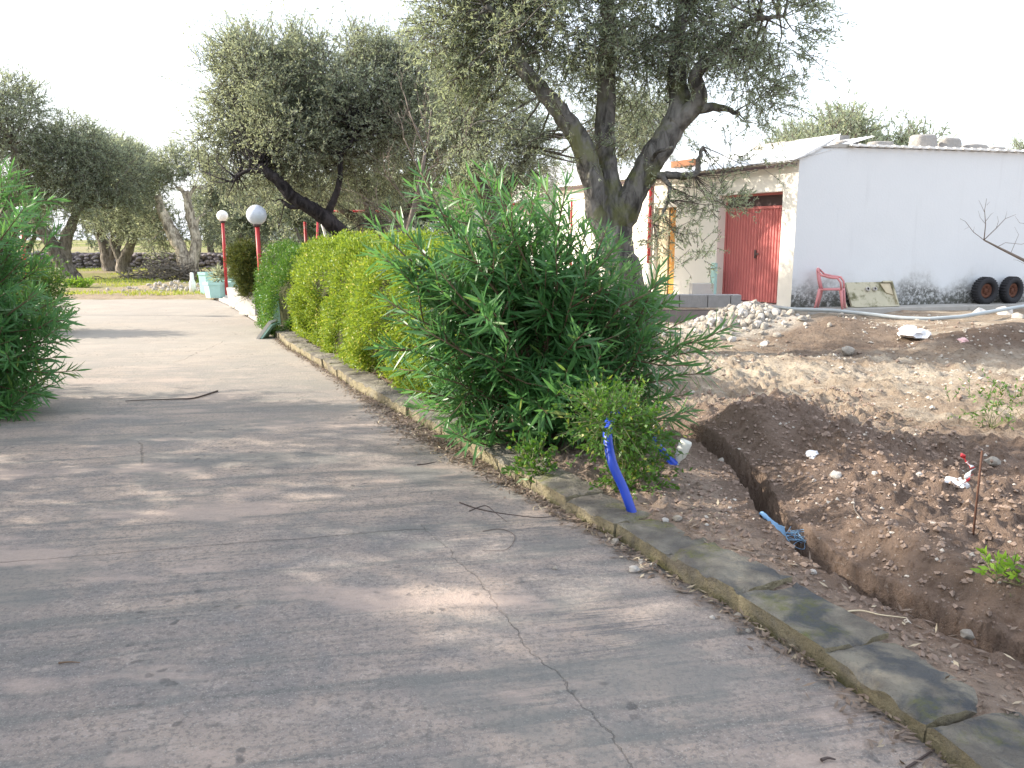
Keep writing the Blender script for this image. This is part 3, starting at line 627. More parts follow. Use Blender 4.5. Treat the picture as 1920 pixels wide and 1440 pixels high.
# ------------------------------------------------------------------ left grove
tree_px('olive_tree', (-21.5, 31.0, 0), 'tallest olive tree at the left frame edge, its crown high above the left oleander', 'grove olive trees',
  [[(10,530,31,40),(5,450,31,34),(20,380,31,26),(30,320,31,18),(25,270,31,10)]],
  [lobe(0,230,31,85,80,2),lobe(45,200,31,45,45,1.2,.8),lobe(20,310,31,60,60,1.5),lobe(-120,200,31,90,90,2)], 2600, 18, .11, .028, 31, 'bark_grey', 'olive_far', 30, .05, 10, tl=.6, gap=.41, gs=.8)
tree_px('olive_tree', (A(128,520,32.5).x, 32.5, 0), 'olive tree with thick dark trunk leaning left near the left oleander', 'grove olive trees',
  [[(136,533,32.5,42),(126,510,32.5,34),(110,480,32.4,28),(92,450,32.3,24),(75,425,32.2,18),(60,385,32.2,12)],[(122,500,32.5,26),(122,460,32.5,22),(135,420,32.5,18),(150,380,32.6,10)]],
  [lobe(110,330,32.5,75,70,1.8),lobe(140,280,32.5,60,50,1.5),lobe(200,330,32.8,75,60,1.6),lobe(70,370,32.2,60,45,1.2,.7),lobe(170,390,32.5,80,40,1.3,.9)], 3600, 18, .11, .028, 32, 'bark_grey', 'olive_far', 40, .05, 12, tl=.55, gap=.40, gs=.8)
tree_px('olive_tree', (A(203,508,41).x, 41, 0), 'left of the two squat dark trunks before the drystone wall', 'grove olive trees',
  [[(208,515,41,30),(203,495,41,24),(198,470,41,20),(185,440,41,12)],[(205,490,41,16),(212,465,41,12),(225,440,41,8)]],
  [lobe(215,310,41,60,50,2),lobe(190,380,41,60,55,1.7),lobe(240,330,41,45,50,1.6)], 2200, 16, .13, .035, 33, 'bark_grey', 'olive_far', 25, .05, 9, tl=.6, gap=.40, gs=.8)
tree_px('olive_tree', (A(232,508,39).x, 39, 0), 'right of the two squat dark trunks before the drystone wall, forked low', 'grove olive trees',
  [[(235,515,39,32),(231,495,39,24),(240,470,39,18),(252,440,39,13)],[(231,495,39,18),(218,472,39,13),(208,450,39,8)]],
  [lobe(250,320,39,35,40,1.6),lobe(240,400,39,55,45,1.5,.9),lobe(270,350,39,25,50,1,.5)], 1700, 16, .13, .035, 34, 'bark_grey', 'olive_far', 25, .05, 9, tl=.6, gap=.40, gs=.8)
tree_px('olive_tree', (A(355,515,34).x, 34, 0), 'heavily pruned olive tree with pale twisted twin trunk and sawn limb ends', 'grove olive trees',
  [[(352,522,34,28),(348,500,34,26),(340,470,34,24),(322,435,34,22),(308,405,34,18),(300,385,34,14),(297,368,34,12)],[(360,522,34,28),(362,490,34,24),(368,450,34,18),(358,410,34,16),(352,375,34,13),(348,358,34,10)],
   [(352,380,34,9),(342,358,34,7),(332,352,34,6)],[(352,375,34,8),(360,358,34,6),(366,350,34,5)],[(365,440,34,7),(372,410,34,5),(385,400,34,3)]],
  [lobe(330,310,34.4,50,28,1.4,.9),lobe(385,340,34.4,40,45,1.2,.8),lobe(290,420,34.6,30,60,1,.45),lobe(400,400,34.5,35,55,1,.5),lobe(330,440,34.8,30,40,.7,.3),lobe(300,340,34.4,25,30,.8,.5)], 1900, 16, .11, .028, 35, 'bark_pale', 'olive_far', 40, .02, 14, tl=.5, gap=.42, gs=.9, noise=.25)
# two source trees for the far rows
def far_tree(seed, label):
    root = empty('olive_tree', (0, 0, 0), label, 'olive tree', 'distant olive rows')
    mb = MB(); g = np.random.RandomState(seed)
    limb(mb, [(0, 0, -.2), (.05, 0, .5), (-.15, .1, 1.1), (-.6, .1, 1.8), (-.9, .1, 2.5)], [.34, .26, .2, .14, .06], 8, 4, .2, .05, seed)
    limb(mb, [(0, 0, .6), (.3, 0, 1.2), (.8, -.1, 2.0), (1.0, 0, 2.8)], [.2, .17, .11, .05], 7, 4, .2, .05, seed + 1)
    mb.obj('trunk', M['bark_grey'], root, True)
    lb = [(g.uniform(-1.5, 1.5), g.uniform(-1.5, 1.5), g.uniform(2.2, 4.4), g.uniform(.9, 1.4), g.uniform(.9, 1.4), g.uniform(.7, 1.1)) for _ in range(8)] + [(-1.7, -.5, 1.7, .8, .8, .7), (1.7, -.4, 1.7, .8, .8, .7)]
    make_crown(root, lb, 1500, 14, .17, .05, seed, 'olive_far', tl=.6, gap=.38, gs=.8); return root
FT = [far_tree(51, 'rounded olive tree in the far row beyond the grass'), far_tree(52, 'looser olive tree in the far row beyond the grass')]
spots = [(-30,50,1,0),(-25.5,52,1.1,1),(-20,54,1,2),(-16,50,1.05,3),(-12.5,47,.95,1),(-9.5,50,1.1,4),(-6,46,1,2.5),(-3.2,50,1.1,.5),(-.5,44,1.05,5),(2,48,1.1,3.1),(-13,39,.8,2),(-8.8,36,.85,.7),(-5.5,34,.85,4),(-34,46,1.1,.4),(-1.5,35,.9,2.2)]
FL = ['at its left end behind the left oleander', 'behind the thick dark leaning trunk', 'behind the two squat dark trunks', 'above the drystone wall right of the squat trunks', 'behind the pale twisted olive', 'behind the farther globe lamp', 'behind the nearest globe lamp', 'behind the blackened leaning limb',
  'left of the house porch', 'behind the porch and gnarled olive', 'low, right of the pale twisted olive', 'nearer and low, between the two globe lamps', 'nearer and low, under the blackened limb', 'outermost left, behind the tallest crown', 'behind the leafless almond']
for i, (x, y, s, rz) in enumerate(spots):
    o = FT[i] if i < 2 else copy_tree(FT[i % 2]); o.location = (x, y, 0); o.scale = (s, s, s); o.rotation_euler = (0, 0, rz)
    o['label'] = 'distant olive tree of the far row, ' + FL[i]; o['group'] = 'distant olive rows'
for px, pt, Y, s, lab in ((1555,212,38,1.30,'broad olive crown showing above the lifted roof sheet'),(1665,232,40,1.15,'small olive crown showing above the pale roof blocks'),(1470,240,42,1.18,'dim olive crown behind the roof, left of the broad one'),(1925,262,42,1.08,'olive crown tip at the right end of the roof line')):
    o = copy_tree(FT[0 if px != 1665 else 1]); q = A(px, pt, Y); s = q.z / 5.1; o.location = (q.x, Y, 0); o.scale = (s * (.8 if px == 1555 else .62), s, s); o['label'] = lab; o['group'] = 'olive crowns behind the farmhouse roof'
# olives of the grove that stand outside the frame and shade the drive
for i, (x, y, s, rz) in enumerate(((-8.6, 1.4, 1.25, 1), (-7.8, 3.4, 1.0, 2.4), (-5.6, 0.6, 1.0, 5), (-8.9, 7.7, .66, 3.3), (-12.5, -0.6, 1.3, 3), (-13.5, 3.4, 1.0, 4), (-18.5, 15.8, .8, 0), (-6.5, -2.8, 1.2, 0.4))):
    o = copy_tree(FT[i % 2]); o.location = (x, y, 0); o.scale = (s, s, s); o.rotation_euler = (0, 0, rz)
    o['label'] = 'olive tree of the grove on the left side of the driveway'; o['group'] = 'olive trees left of the drive, beyond the frame'

# ------------------------------------------------------------------ drystone wall
DW = empty('drystone_wall', (-19, 45.5, 0), 'low grey drystone wall at the back of the grove meadow', 'wall')
mb = MB(); g_ = np.random.RandomState(4); pool = [np.array([v.co[:] for v in m_.vertices]) for m_ in ROCK]; pf = [[tuple(p.vertices) for p in m_.polygons] for m_ in ROCK]
small = rock_mesh('r', 3, M['rock'], .7, 1); sv = np.array([v.co[:] for v in small.vertices]); sf = [tuple(p.vertices) for p in small.polygons]
for row in range(5):
    for x in np.arange(-14, 19, .30):
        mb.add(sv * np.array((.18, .2, .14)) * (.8 + .4 * g_.rand()) + np.array((x + g_.rand() * .25, g_.rand() * .15 - .15, .08 + row * .18 + g_.normal() * .04)), sf)
mb.box((2.5, .25, .45), (33, .25, .9)); mb.obj('stones', M['render_band'], DW, kind='stuff')

# ------------------------------------------------------------------ oleanders
def leaf_template(mat):
    t = [0, .22, .5, .78, 1]; wd = [.06, .8, 1, .62, 0]
    V = []; 
    for a, w_ in zip(t, wd): V += [(a, w_ * .5, .0 + .10 * w_), (a, 0, 0), (a, -w_ * .5, .10 * w_)]
    V = np.array(V); F = []
    for i in range(4): F += [(i * 3, i * 3 + 1, i * 3 + 4, i * 3 + 3), (i * 3 + 1, i * 3 + 2, i * 3 + 5, i * 3 + 4)]
    return V, np.array(F)
LTV, LTF = leaf_template(None)
def oleander(name, base, tips, label, seed, LL=.185, LW=.0175, nside=3, face=(0, -1, 0), grp='oleander bushes'):
    g = np.random.RandomState(seed); root = empty(name, base, label, 'bush', grp); off = np.array(base, float); mb = MB()
    Bp, Ax, Nm, Sz = [], [], [], []
    def whorls(P, frac0):
        P = np.array(P); seg = np.linalg.norm(np.diff(P, axis=0), axis=1); cumL = np.concatenate([[0], np.cumsum(seg)]); tot = cumL[-1]
        s = tot * frac0
        while s < tot:
            q = np.array([np.interp(s, cumL, P[:, k]) for k in range(3)]); q2 = np.array([np.interp(min(tot, s + .03), cumL, P[:, k]) for k in range(3)]); dd = q2 - q if s < tot - .03 else P[-1] - P[-2]
            dd = dd / (np.linalg.norm(dd) + 1e-9); a = np.cross(dd, (.21, .33, .9)); a /= np.linalg.norm(a); b = np.cross(dd, a); ph = g.rand() * 6.28; end = (tot - s) / .12
            k_ = nside
            for j in range(k_):
                th = ph + j * 2 * math.pi / k_ + g.normal() * .2; rad = a * math.cos(th) + b * math.sin(th)
                op = .95 if end > 1 else .45 + .5 * end; op += g.normal() * .15
                ax = dd * math.cos(op) + rad * math.sin(op); ax[2] -= .12 * g.rand(); ax /= np.linalg.norm(ax)
                nn = dd * math.sin(op) - rad * math.cos(op)
                Bp.append(q); Ax.append(ax); Nm.append(-nn if nn[2] < -.8 else nn); Sz.append((LL if end > .6 else LL * .75) * (.7 + .5 * g.rand()))
            s += .034 + .014 * g.rand()
    for (tx, ty, tz, r_) in tips:
        t = np.array((tx, ty, tz)) - off; L = np.linalg.norm(t); st = np.array((g.normal() * .10, g.normal() * .08, 0))
        horiz = np.array((t[0], t[1], 0)); mid = t * .5 + np.array((0, 0, .10 * L)) - horiz * .10 + g.normal(size=3) * .04; m2 = t * .8 + g.normal(size=3) * .03 + np.array((0, 0, .05 * L))
        P = [st, st * .5 + mid * .5, mid, m2, t]; mb.tube(P, [.012, .010, .008, .006, .003], 5)
        whorls(P, .38)
        for k in range(r_):
            f = g.uniform(.3, .85); q = np.array([np.interp(f, [0, .25, .5, .8, 1], np.array(P)[:, j]) for j in range(3)])
            dv = t / L + g.normal(size=3) * .55; dv /= np.linalg.norm(dv); l2 = g.uniform(.25, .5); e = q + dv * l2; e[2] = max(e[2], .08)
            P2 = [q, (q + e) / 2 + np.array((0, 0, -.02)), e]; mb.tube(P2, [.006, .005, .003], 4); whorls(P2, .3)
    mb.obj('stems', M['stem_br'], root, True, kind='stuff')
    Bp, Ax, Nm, Sz = map(np.array, (Bp, Ax, Nm, Sz)); Nm = Nm + g.normal(size=Nm.shape) * .25; Sd = nrm(np.cross(Nm, Ax)); Nm = np.cross(Ax, Sd); n = len(Bp)
    W_ = LW / LL * Sz * 1.0 + .003; curl = -.10 * g.rand(n)
    # nearest and largest showing leaves become leaf objects
    wp = Bp + off; toc = np.array((0, 0, 1.6)) - wp; dist = np.linalg.norm(toc, axis=1); size = Sz * np.sqrt(np.clip(1 - (np.abs((Ax * toc).sum(1)) / dist) ** 2, 0, 1)) / dist
    dpth = dist - dist.mean(); score = size / size.mean() - dpth * 1.1; 
    inv = (np.abs(wp[:, 0]) < wp[:, 1] * .63)
    pick = np.argsort(-score * inv)[:300]; keep = np.ones(n, bool); keep[pick] = False
    k = np.where(keep)[0]; T = LTV[None]
    zz = T[..., 2] * 1.0
    V = Bp[k][:, None] + Ax[k][:, None] * (T[..., 0] * Sz[k][:, None])[..., None] + Sd[k][:, None] * (T[..., 1] * W_[k][:, None])[..., None] + Nm[k][:, None] * ((T[..., 2] * W_[k][:, None] + curl[k][:, None] * T[..., 0] ** 2 * Sz[k][:, None]))[..., None]
    F = (LTF[None] + np.arange(len(k))[:, None, None] * len(LTV)).reshape(-1, 4)
    link('foliage', fast_mesh('foliage', V.reshape(-1, 3), F, M['olean'], True), root, kind='stuff')
    lm = []
    for cu in (0, -.06, -.12):
        TT = LTV.copy(); TT[:, 2] = TT[:, 2] * .16 + cu * TT[:, 0] ** 2; TT[:, 1] *= .122; lm.append(fast_mesh('leaf', TT, LTF, M['olean'], True))
    for i in pick:
        o = bpy.data.objects.new('leaf', lm[i % 3]); COL.objects.link(o); o.parent = root
        Mx = Matrix(((Ax[i][0], Sd[i][0], Nm[i][0]), (Ax[i][1], Sd[i][1], Nm[i][1]), (Ax[i][2], Sd[i][2], Nm[i][2]))).to_4x4(); Mx.translation = Vector(Bp[i])
        o.matrix_local = Mx @ Matrix.Scale(Sz[i], 4)
    return root
OB = G(1010, 850, .06)
tp = []
g_ = np.random.RandomState(17)
outline = [(705,470),(735,400),(770,345),(790,325),(840,345),(880,330),(905,318),(925,325),(960,350),(1000,375),(1040,370),(1062,345),(1090,420),(1120,440),(1150,465),(1185,520),(1220,560),(1255,570),(1285,600),(1350,650),(1340,700),(1330,640),(1290,740),(1270,790),(1250,830),
           (720,560),(700,420),(725,650),(730,690),(760,730),(800,700),(790,760),(850,800),(900,830),(870,770),(960,850),(1050,870),(745,600),(980,410),(860,360),(1010,340)]
for px, py in outline:
    p = A(px, py, OB.y + g_.uniform(-.15, .7)); tp.append((p.x, p.y, max(p.z, .12), 2 if py < 600 else 3))
for k in range(92):
    th = g_.rand() * 6.28; rr = g_.rand() ** .5; px = 1000 + 265 * rr * math.cos(th); py = 600 + 230 * rr * math.sin(th)
    if px > 1150 and py < 500 or px < 760 and py > 760: continue
    yy_ = OB.y + (g_.rand() - .38) * 1.3 * math.sqrt(max(.05, 1 - rr * rr)) - .05
    p = A(px, py, yy_); 
    if p.x > KX(p.y) + .05 or p.z > .45: tp.append((p.x, p.y, max(p.z, .15), 2))
oleander('oleander', (OB.x + .05, OB.y + .35, .06), tp, 'big green oleander bush spreading over the kerb in the middle of the view', 61)
LB = Vector((-5.5, 7.6, 0)); tp = []
for px, py, Y in ((40,325,8.2),(70,360,8.0),(20,315,8.2),(95,395,8),(110,430,8),(5,340,7.8),(60,400,7.8),(-40,330,8),(130,600,7.4),(120,640,7.3),(115,560,7.6),(95,700,7.2),(105,670,7.2),(80,740,7.1),(60,770,7),(30,780,7),(0,770,7),(90,610,7.4),(70,540,7.5),(85,480,7.8),(60,655,7.2),(20,600,7.3),(-60,500,7.5),(-30,700,7.2),(118,590,7.3)):
    p = A(px, py, Y); tp.append((p.x, p.y, max(.1, p.z), 3))
for k in range(70):
    px = g_.uniform(-200, 85); py = g_.uniform(380, 770); p = A(px, py, 7.6 + g_.uniform(-.5, .7)); tp.append((p.x, p.y, max(.12, p.z), 2))
oleander('oleander', LB, tp, 'dark oleander bush cut off by the left edge of the view, leaning over the driveway', 62)

# ------------------------------------------------------------------ clipped hedge
def shell_leaves(P, Nn, nper, LL, LW, seed, spread=.06):
    g = np.random.RandomState(seed); n = len(P); rep = np.repeat(np.arange(n), nper)
    d = nrm(Nn[rep] * .7 + unit(n * nper, g) * .8 + np.array((0, 0, .35)))
    base = P[rep] + unit(n * nper, g) * spread * g.rand(n * nper)[:, None]
    return leaf_quads(base, d, nrm(np.cross(d, unit(n * nper, g))), LL * (.6 + .8 * g.rand(n * nper)), LW * (.7 + .6 * g.rand(n * nper)))
def hedge(name, label, yA, yB, off, wd, hA, hB, n, LL, LW, mat, seed, nper=8, cat='hedge'):
    root = empty(name, (0, 0, 0), label, cat); g = np.random.RandomState(seed)
    def pt(s, u, v):   # s along, u across 0..1, v height 0..1
        y = yA + (yB - yA) * s; x = KX(y) + off + u * wd; return x, y + (u - .0) * wd * .45, v * (hA + (hB - hA) * s)
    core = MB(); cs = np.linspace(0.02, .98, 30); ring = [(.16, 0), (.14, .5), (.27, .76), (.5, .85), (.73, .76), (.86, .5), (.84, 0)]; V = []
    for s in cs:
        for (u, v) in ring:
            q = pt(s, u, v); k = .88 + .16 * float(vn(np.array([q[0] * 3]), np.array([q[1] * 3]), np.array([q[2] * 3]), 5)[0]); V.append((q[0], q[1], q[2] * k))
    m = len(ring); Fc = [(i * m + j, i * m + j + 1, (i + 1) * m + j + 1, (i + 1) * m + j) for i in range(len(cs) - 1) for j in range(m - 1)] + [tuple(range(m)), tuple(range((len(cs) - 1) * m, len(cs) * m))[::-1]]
    core.add(V, Fc); core.obj('branches', M['core_in'], root)  # solid dark core added to block the inside of the leaf shell, no real branches
    # sprays all round the clipped shape
    s = g.rand(n); f = g.rand(n); side = np.where(f < .45, 0, np.where(f < .75, 1, np.where(f < .9, 2, 3)))
    a = g.rand(n); u = np.select([side == 0, side == 1, side == 2, side == 3], [0 * a, a, 1 + 0 * a, a]); v = np.select([side == 0, side == 1, side == 2, side == 3], [a, 1 + 0 * a, a, a]); s = np.where(side == 3, (g.rand(n) > .5) * 1.0, s)
    y = yA + (yB - yA) * s; rv = .5 + (u - .5) * (1 - .42 * np.clip((v - .55) / .45, 0, 1) ** 2.2); u = rv; v = v * (1 - .16 * (np.abs(u - .5) * 2) ** 3); x = KX(y) + off + u * wd - .10 * np.sin(s * 9 + 1) * v; yy_ = y + u * wd * .45; z = v * (hA + (hB - hA) * s)
    cx = KX(y) + off + .5 * wd; Nn = nrm(np.stack([x - cx, yy_ * 0 + (s - .5) * .3, (z - .6 * hA) * .9], -1))
    lump = (fbm(x * 1.9, yy_ * 1.9, z * 1.9, 3, seed) - .5) * .85; inw = -g.rand(n) ** 2 * .18
    P = np.stack([x, yy_, z], -1) + Nn * (lump + inw)[:, None]; P[:, 2] = np.maximum(P[:, 2], .07)
    hole = fbm(P[:, 0] * 3.5, P[:, 1] * 3.5, P[:, 2] * 3.5, 2, seed + 2) > .39; P, Nn = P[hole], Nn[hole]
    V, F = shell_leaves(P, Nn, nper, LL, LW, seed, .10)
    link('foliage', fast_mesh('foliage', V, F, M[mat]), root); return root
hedge('hedge', 'yellow-green clipped hedge between the kerb and the leaning olive', 7.6, 13.6, .33, 1.1, 1.56, 1.44, 20000, .042, .019, 'hedge', 71, 8)
hedge('hedge', 'darker green rounded bush at the far end of the yellow-green hedge', 13.3, 15.1, .02, 1.3, 1.40, 1.42, 6200, .036, .017, 'bushg', 72, 8, 'bush')
# rounder-leaved shrub with the blue pipe in it
def leafy_shrub(name, label, base, lobes, n, LL, LW, mat, seed, nl=14, stems=10, cat='shrub', tl=.2, gap=.3, group=None):
    root = empty(name, base, label, cat, group); off = np.array(base); lb = [(l[0] - off[0], l[1] - off[1], l[2] - off[2], *l[3:]) for l in lobes]
    V, F, tv, tf, p = crown(lb, n, nl, LL, LW, seed, tl=tl, gap=gap, gs=4, up=.3); ok = V[:, 2].reshape(-1, 4).min(1) > -.02; F = F[ok]
    link('foliage', fast_mesh('foliage', V, F, M[mat]), root); mb = MB(); g = np.random.RandomState(seed)
    branchlets(mb, [np.array((g.normal() * .03, g.normal() * .03, -.02)) for _ in range(4)], p[g.choice(len(p), stems)], .009, g, 4, 0); mb.add(tv * 1.0, tf); mb.obj('stems', M['stem'], root, True, kind='stuff'); return root
sb = G(1185, 925, .07)
leafy_shrub('shrub', 'bright green small-leaved shrub growing round the standing blue pipe', (sb.x, sb.y + .15, .06), [lobe(1140,785,4.34,42,24,.07,2.5),lobe(1150,800,sb.y+.15,50,40,.2),lobe(1190,820,sb.y+.15,38,50,.15),lobe(1195,890,sb.y+.1,32,48,.12),lobe(1170,860,sb.y+.15,30,50,.12),lobe(1115,765,sb.y+.2,35,28,.2,.6)], 380, .036, .017, 'bushg', 81)
wb = G(1905, 1110, .15)
leafy_shrub('weed', 'fresh lime-green weed on the spoil heap at the right edge', (wb.x, wb.y, H(wb.x, wb.y)), [lobe(1890,1085,wb.y,38,22,.08),lobe(1915,1110,wb.y-.03,25,22,.08)], 46, .042, .020, 'weed', 82, 7, 6, 'weed', .08, .2)
wb = G(1850, 800, .08)
leafy_shrub('weed', 'sparse grey-green seedling bush on the pale track at right', (wb.x, wb.y, H(wb.x, wb.y)), [lobe(1860,765,wb.y,60,26,.3,1),lobe(1905,745,wb.y,30,26,.3,1),lobe(1790,755,wb.y,14,14,.1,.5)], 60, .036, .014, 'bushg', 83, 7, 14, 'weed', .16, .3)
# hedge seen behind the left oleander
hb = Vector((-9.6, 13.5, 0))
leafy_shrub('shrub', 'bright green bush showing behind the left oleander beside the lamp', hb, [lobe(75,560,14,34,60,.6),lobe(30,560,14,50,70,.7),lobe(85,520,14,22,30,.4)], 1300, .045, .02, 'bushg', 84, 14, 12, 'bush', .2, .3)
tb = G(462, 560, .3)
leafy_shrub('conifer', 'dark narrow-leaved conifer standing in the nearer white planter box', (A(470,545,17).x, 17.0, .45), [lobe(463,500,17,20,40,.25),lobe(470,540,17,14,20,.2),lobe(448,490,17.2,12,25,.2)], 2600, .06, .010, 'thuja', 85, 16, 6, 'bush', .16, .25)
leafy_shrub('agave', 'dry grey-green tuft growing in the teal octagonal planter', (A(412,533,22).x, 22.2, .5), [lobe(412,520,22.2,16,14,.2)], 60, .22, .02, 'olive_far', 86, 6, 5, 'plant', .12, .1)
# weeds along the far bank and kerb
for i, (px, py, w_, lab) in enumerate(((150,530,26,'low bright weeds at the foot of the leaning trunk, left end of the drive'),(385,520,14,'small weed tuft right of the pale twisted trunk'),(812,700,22,'yellowing seedling between hedge and oleander'),(1000,885,26,'broad-leaved weed at the foot of the oleander behind the mossy kerb'))):
    q = G(px, py + 8, .05); leafy_shrub('weed', lab, (q.x, q.y, .03), [(q.x, q.y, .12, w_ / 1500 * q.y, .2, .14)], [110, 40, 70, 60][i], .05 if i > 1 else .1, .022 if i > 1 else .04, ['weed', 'weed', 'hedge', 'bushg'][i], 90 + i, 8, 5, 'weed', .12, .1)
# ------------------------------------------------------------------ brush pile and grass
bp = G(320, 525, 0); g_ = np.random.RandomState(12); BR = empty('brush_pile', bp, 'tangled heap of cut grey branches left of the pale twisted olive', 'brush pile'); mb = MB()
for k in range(260):
    c0 = g_.normal(size=3) * np.array((1.0, .5, .0)); c0[2] = abs(g_.normal()) * .35 * math.exp(-(c0[0] / 1.3) ** 2); dv = g_.normal(size=3) * np.array((1, .6, .45)); dv /= np.linalg.norm(dv); L = g_.uniform(.5, 1.4)
    mb.tube([c0 - dv * L / 2, c0 + g_.normal(size=3) * .08, c0 + dv * L / 2 + np.array((0, 0, .1))], [.022, .016, .006], 4)
mb.obj('branches', M['bark_grey'], BR, kind='stuff')
g_ = np.random.RandomState(14); n = 60000
gxp = g_.uniform(-34, -2, n); gyp = 23.2 + (g_.rand(n) ** 1.4) * 24; ok = (fbm(gxp * .25, gyp * .35, None, 4, 81) > .44) & (np.abs(gxp) < gyp * .68); gxp, gyp = gxp[ok], gyp[ok]
n = len(gxp); base = np.stack([gxp, gyp, np.zeros(n)], -1); ax = nrm(np.stack([g_.normal(size=n) * .4, g_.normal(size=n) * .4, np.ones(n)], -1))
V, F = leaf_quads(base, ax, nrm(np.cross(ax, unit(n, g_))), .05 + .12 * g_.rand(n), np.full(n, .03)); link('grass', fast_mesh('grass', V, F, M['grass']), kind='stuff', label='patchy green winter grass of the olive grove beyond the driveway')

# ------------------------------------------------------------------ farmhouse
Z0 = .19
C0 = G(1482, 577, Z0); e1 = Vector((1, .27, 0)).normalized(); e2 = Vector((-.52, 1, 0)).normalized()
up = Vector((0, 0, 1))
def hit(px, py, o, nrm_):
    d = ray(px, py); c_ = Vector((0, 0, 1.6)); t = (o - c_).dot(nrm_) / d.dot(nrm_); return c_ + d * t
nF = Vector((-e2.y, e2.x, 0)).normalized(); nG = Vector((e1.y, -e1.x, 0)).normalized()   # outward normals
if nF.x > 0: nF = -nF
def U(px, py, dep=0): p = hit(px, py, C0 - nF * dep, nF); return (p - C0).dot(e2) , p.z
def Wg(px, py, dep=0): p = hit(px, py, C0 - nG * dep, nG); return (p - C0).dot(e1), p.z
def PF(u, z, dep=0): return C0 + e2 * u - nF * dep + up * (z - C0.z)
def PG(w_, z, dep=0): return C0 + e1 * w_ - nG * dep + up * (z - C0.z)
HS = empty('farmhouse', C0, 'low white plastered farmhouse with red metal door and pale sheet roof', 'house')
def part(mb, name, mat, smooth=False, parent=HS, **kw):
    o = mb.obj(name, mat, parent, smooth, **kw); o.matrix_parent_inverse = Matrix.Translation(-C0) if parent is HS else Matrix(); return o
def slabF(u0, u1, z0, z1, d0, d1, mb=None):
    mb = mb or MB(); return mb.prism([PF(u0, z0, d0), PF(u1, z0, d0), PF(u1, z1, d0), PF(u0, z1, d0)], -nF * (d1 - d0))
def slabG(w0, w1, z0, z1, d0, d1, mb=None):
    mb = mb or MB(); return mb.prism([PG(w0, z0, d0), PG(w1, z0, d0), PG(w1, z1, d0), PG(w0, z1, d0)], -nG * (d1 - d0))
ZE = U(1488, 302)[1]
ud0, _ = U(1456, 570); ud1, _ = U(1340, 560); zt = U(1456, 359)[1]
uo0, _ = U(1264, 500); uo1, zo = U(1228, 390); uend, _ = U(1052, 450)
TH = .32
mb = MB(); slabF(.0, ud0, -.1, ZE, 0, TH, mb); slabF(ud0, ud1, zt, ZE, 0, TH, mb); slabF(ud1, uo0, -.1, ZE, 0, TH, mb); slabF(uo0, uo1, zo, ZE, 0, TH, mb); slabF(uo1, uend, -.1, ZE, 0, TH, mb)
part(mb, 'front_wall', M['plaster_c'])
part(slabF(ud0, ud1, -.1, Z0 + .02, .0, .9), 'threshold', M['conc_pale'])
# gable wall with its curved shoulder
wR = Wg(1920, 560)[0] + 3
prof = [(.003, -.1), (.003, U(1490, 300)[1])] + [Wg(px, py) for px, py in ((1500,292),(1512,284),(1530,279),(1560,277),(1600,277))] + [(wR, Wg(1600, 277)[1] + .02), (wR, -.1)]
mb = MB(); mb.prism([PG(a, b, 0.0) for a, b in prof], -nG * .3); part(mb, 'gable_wall', M['plaster_w'])
# back and right walls close the volume
dp = uend; ZR = Wg(1600, 277)[1]
mb = MB(); a, b = PG(wR, -.1), PG(wR, -.1) + e2 * dp; mb.prism([a, b, b + up * (ZR), a + up * (ZR)], -e1 * .3); a2, b2 = PF(dp, -.1), PG(wR, -.1) + e2 * dp; mb.prism([a2, b2, b2 + up * ZR, a2 + up * ZR], e2 * .3); part(mb, 'back_wall', M['plaster_g'])
# flat roof deck, set back behind the sheeted slope
def PT(u, w_, z): return C0 + e2 * u + e1 * w_ + up * (z - C0.z)
mb = MB(); mb.prism([PT(.34, 1.3, ZR - .16), PT(.34, wR - .32, ZR - .16), PT(dp, wR - .32, ZR - .16), PT(dp, 1.3, ZR - .16)], up * .14); part(mb, 'roof_deck', M['conc'])
# corrugated white sheets sloping down to the eave, one by one
ez = ZE + .015; W1 = 1.75; ridge = ez + .56; nsh = 9; uu = np.linspace(-.02, uend + .2, nsh + 1)
for k in range(nsh):
    m_ = 14; us = np.linspace(uu[k] + .004, uu[k + 1] - .004, m_ + 1); lift = random.uniform(0, .02); V = []
    for t in (0, 1):
        for q, u_ in enumerate(us):
            zz = .018 * math.sin(u_ * 42) + lift + .012 * (k % 2)
            base_ = PT(u_, -.22 + (W1 + .22) * t, ez - .04 + (ridge - ez) * t + zz); V.append(base_)
    mb = MB(); V = [tuple(v) for v in V]; n_ = m_ + 1; lo_ = [(v[0], v[1], v[2] - .008) for v in V]
    mb.add(V + lo_, [(i, i + 1, n_ + i + 1, n_ + i) for i in range(m_)] + [(2 * n_ + i, 3 * n_ + i, 3 * n_ + i + 1, 2 * n_ + i + 1) for i in range(m_)] + [(i, 2 * n_ + i, 2 * n_ + i + 1, i + 1) for i in range(m_)] + [(n_ + i, n_ + i + 1, 3 * n_ + i + 1, 3 * n_ + i) for i in range(m_)] + [(0, n_, 3 * n_, 2 * n_), (m_, 2 * n_ + m_, 3 * n_ + m_, n_ + m_)])
    part(mb, 'roof_sheet', M['sheet'])
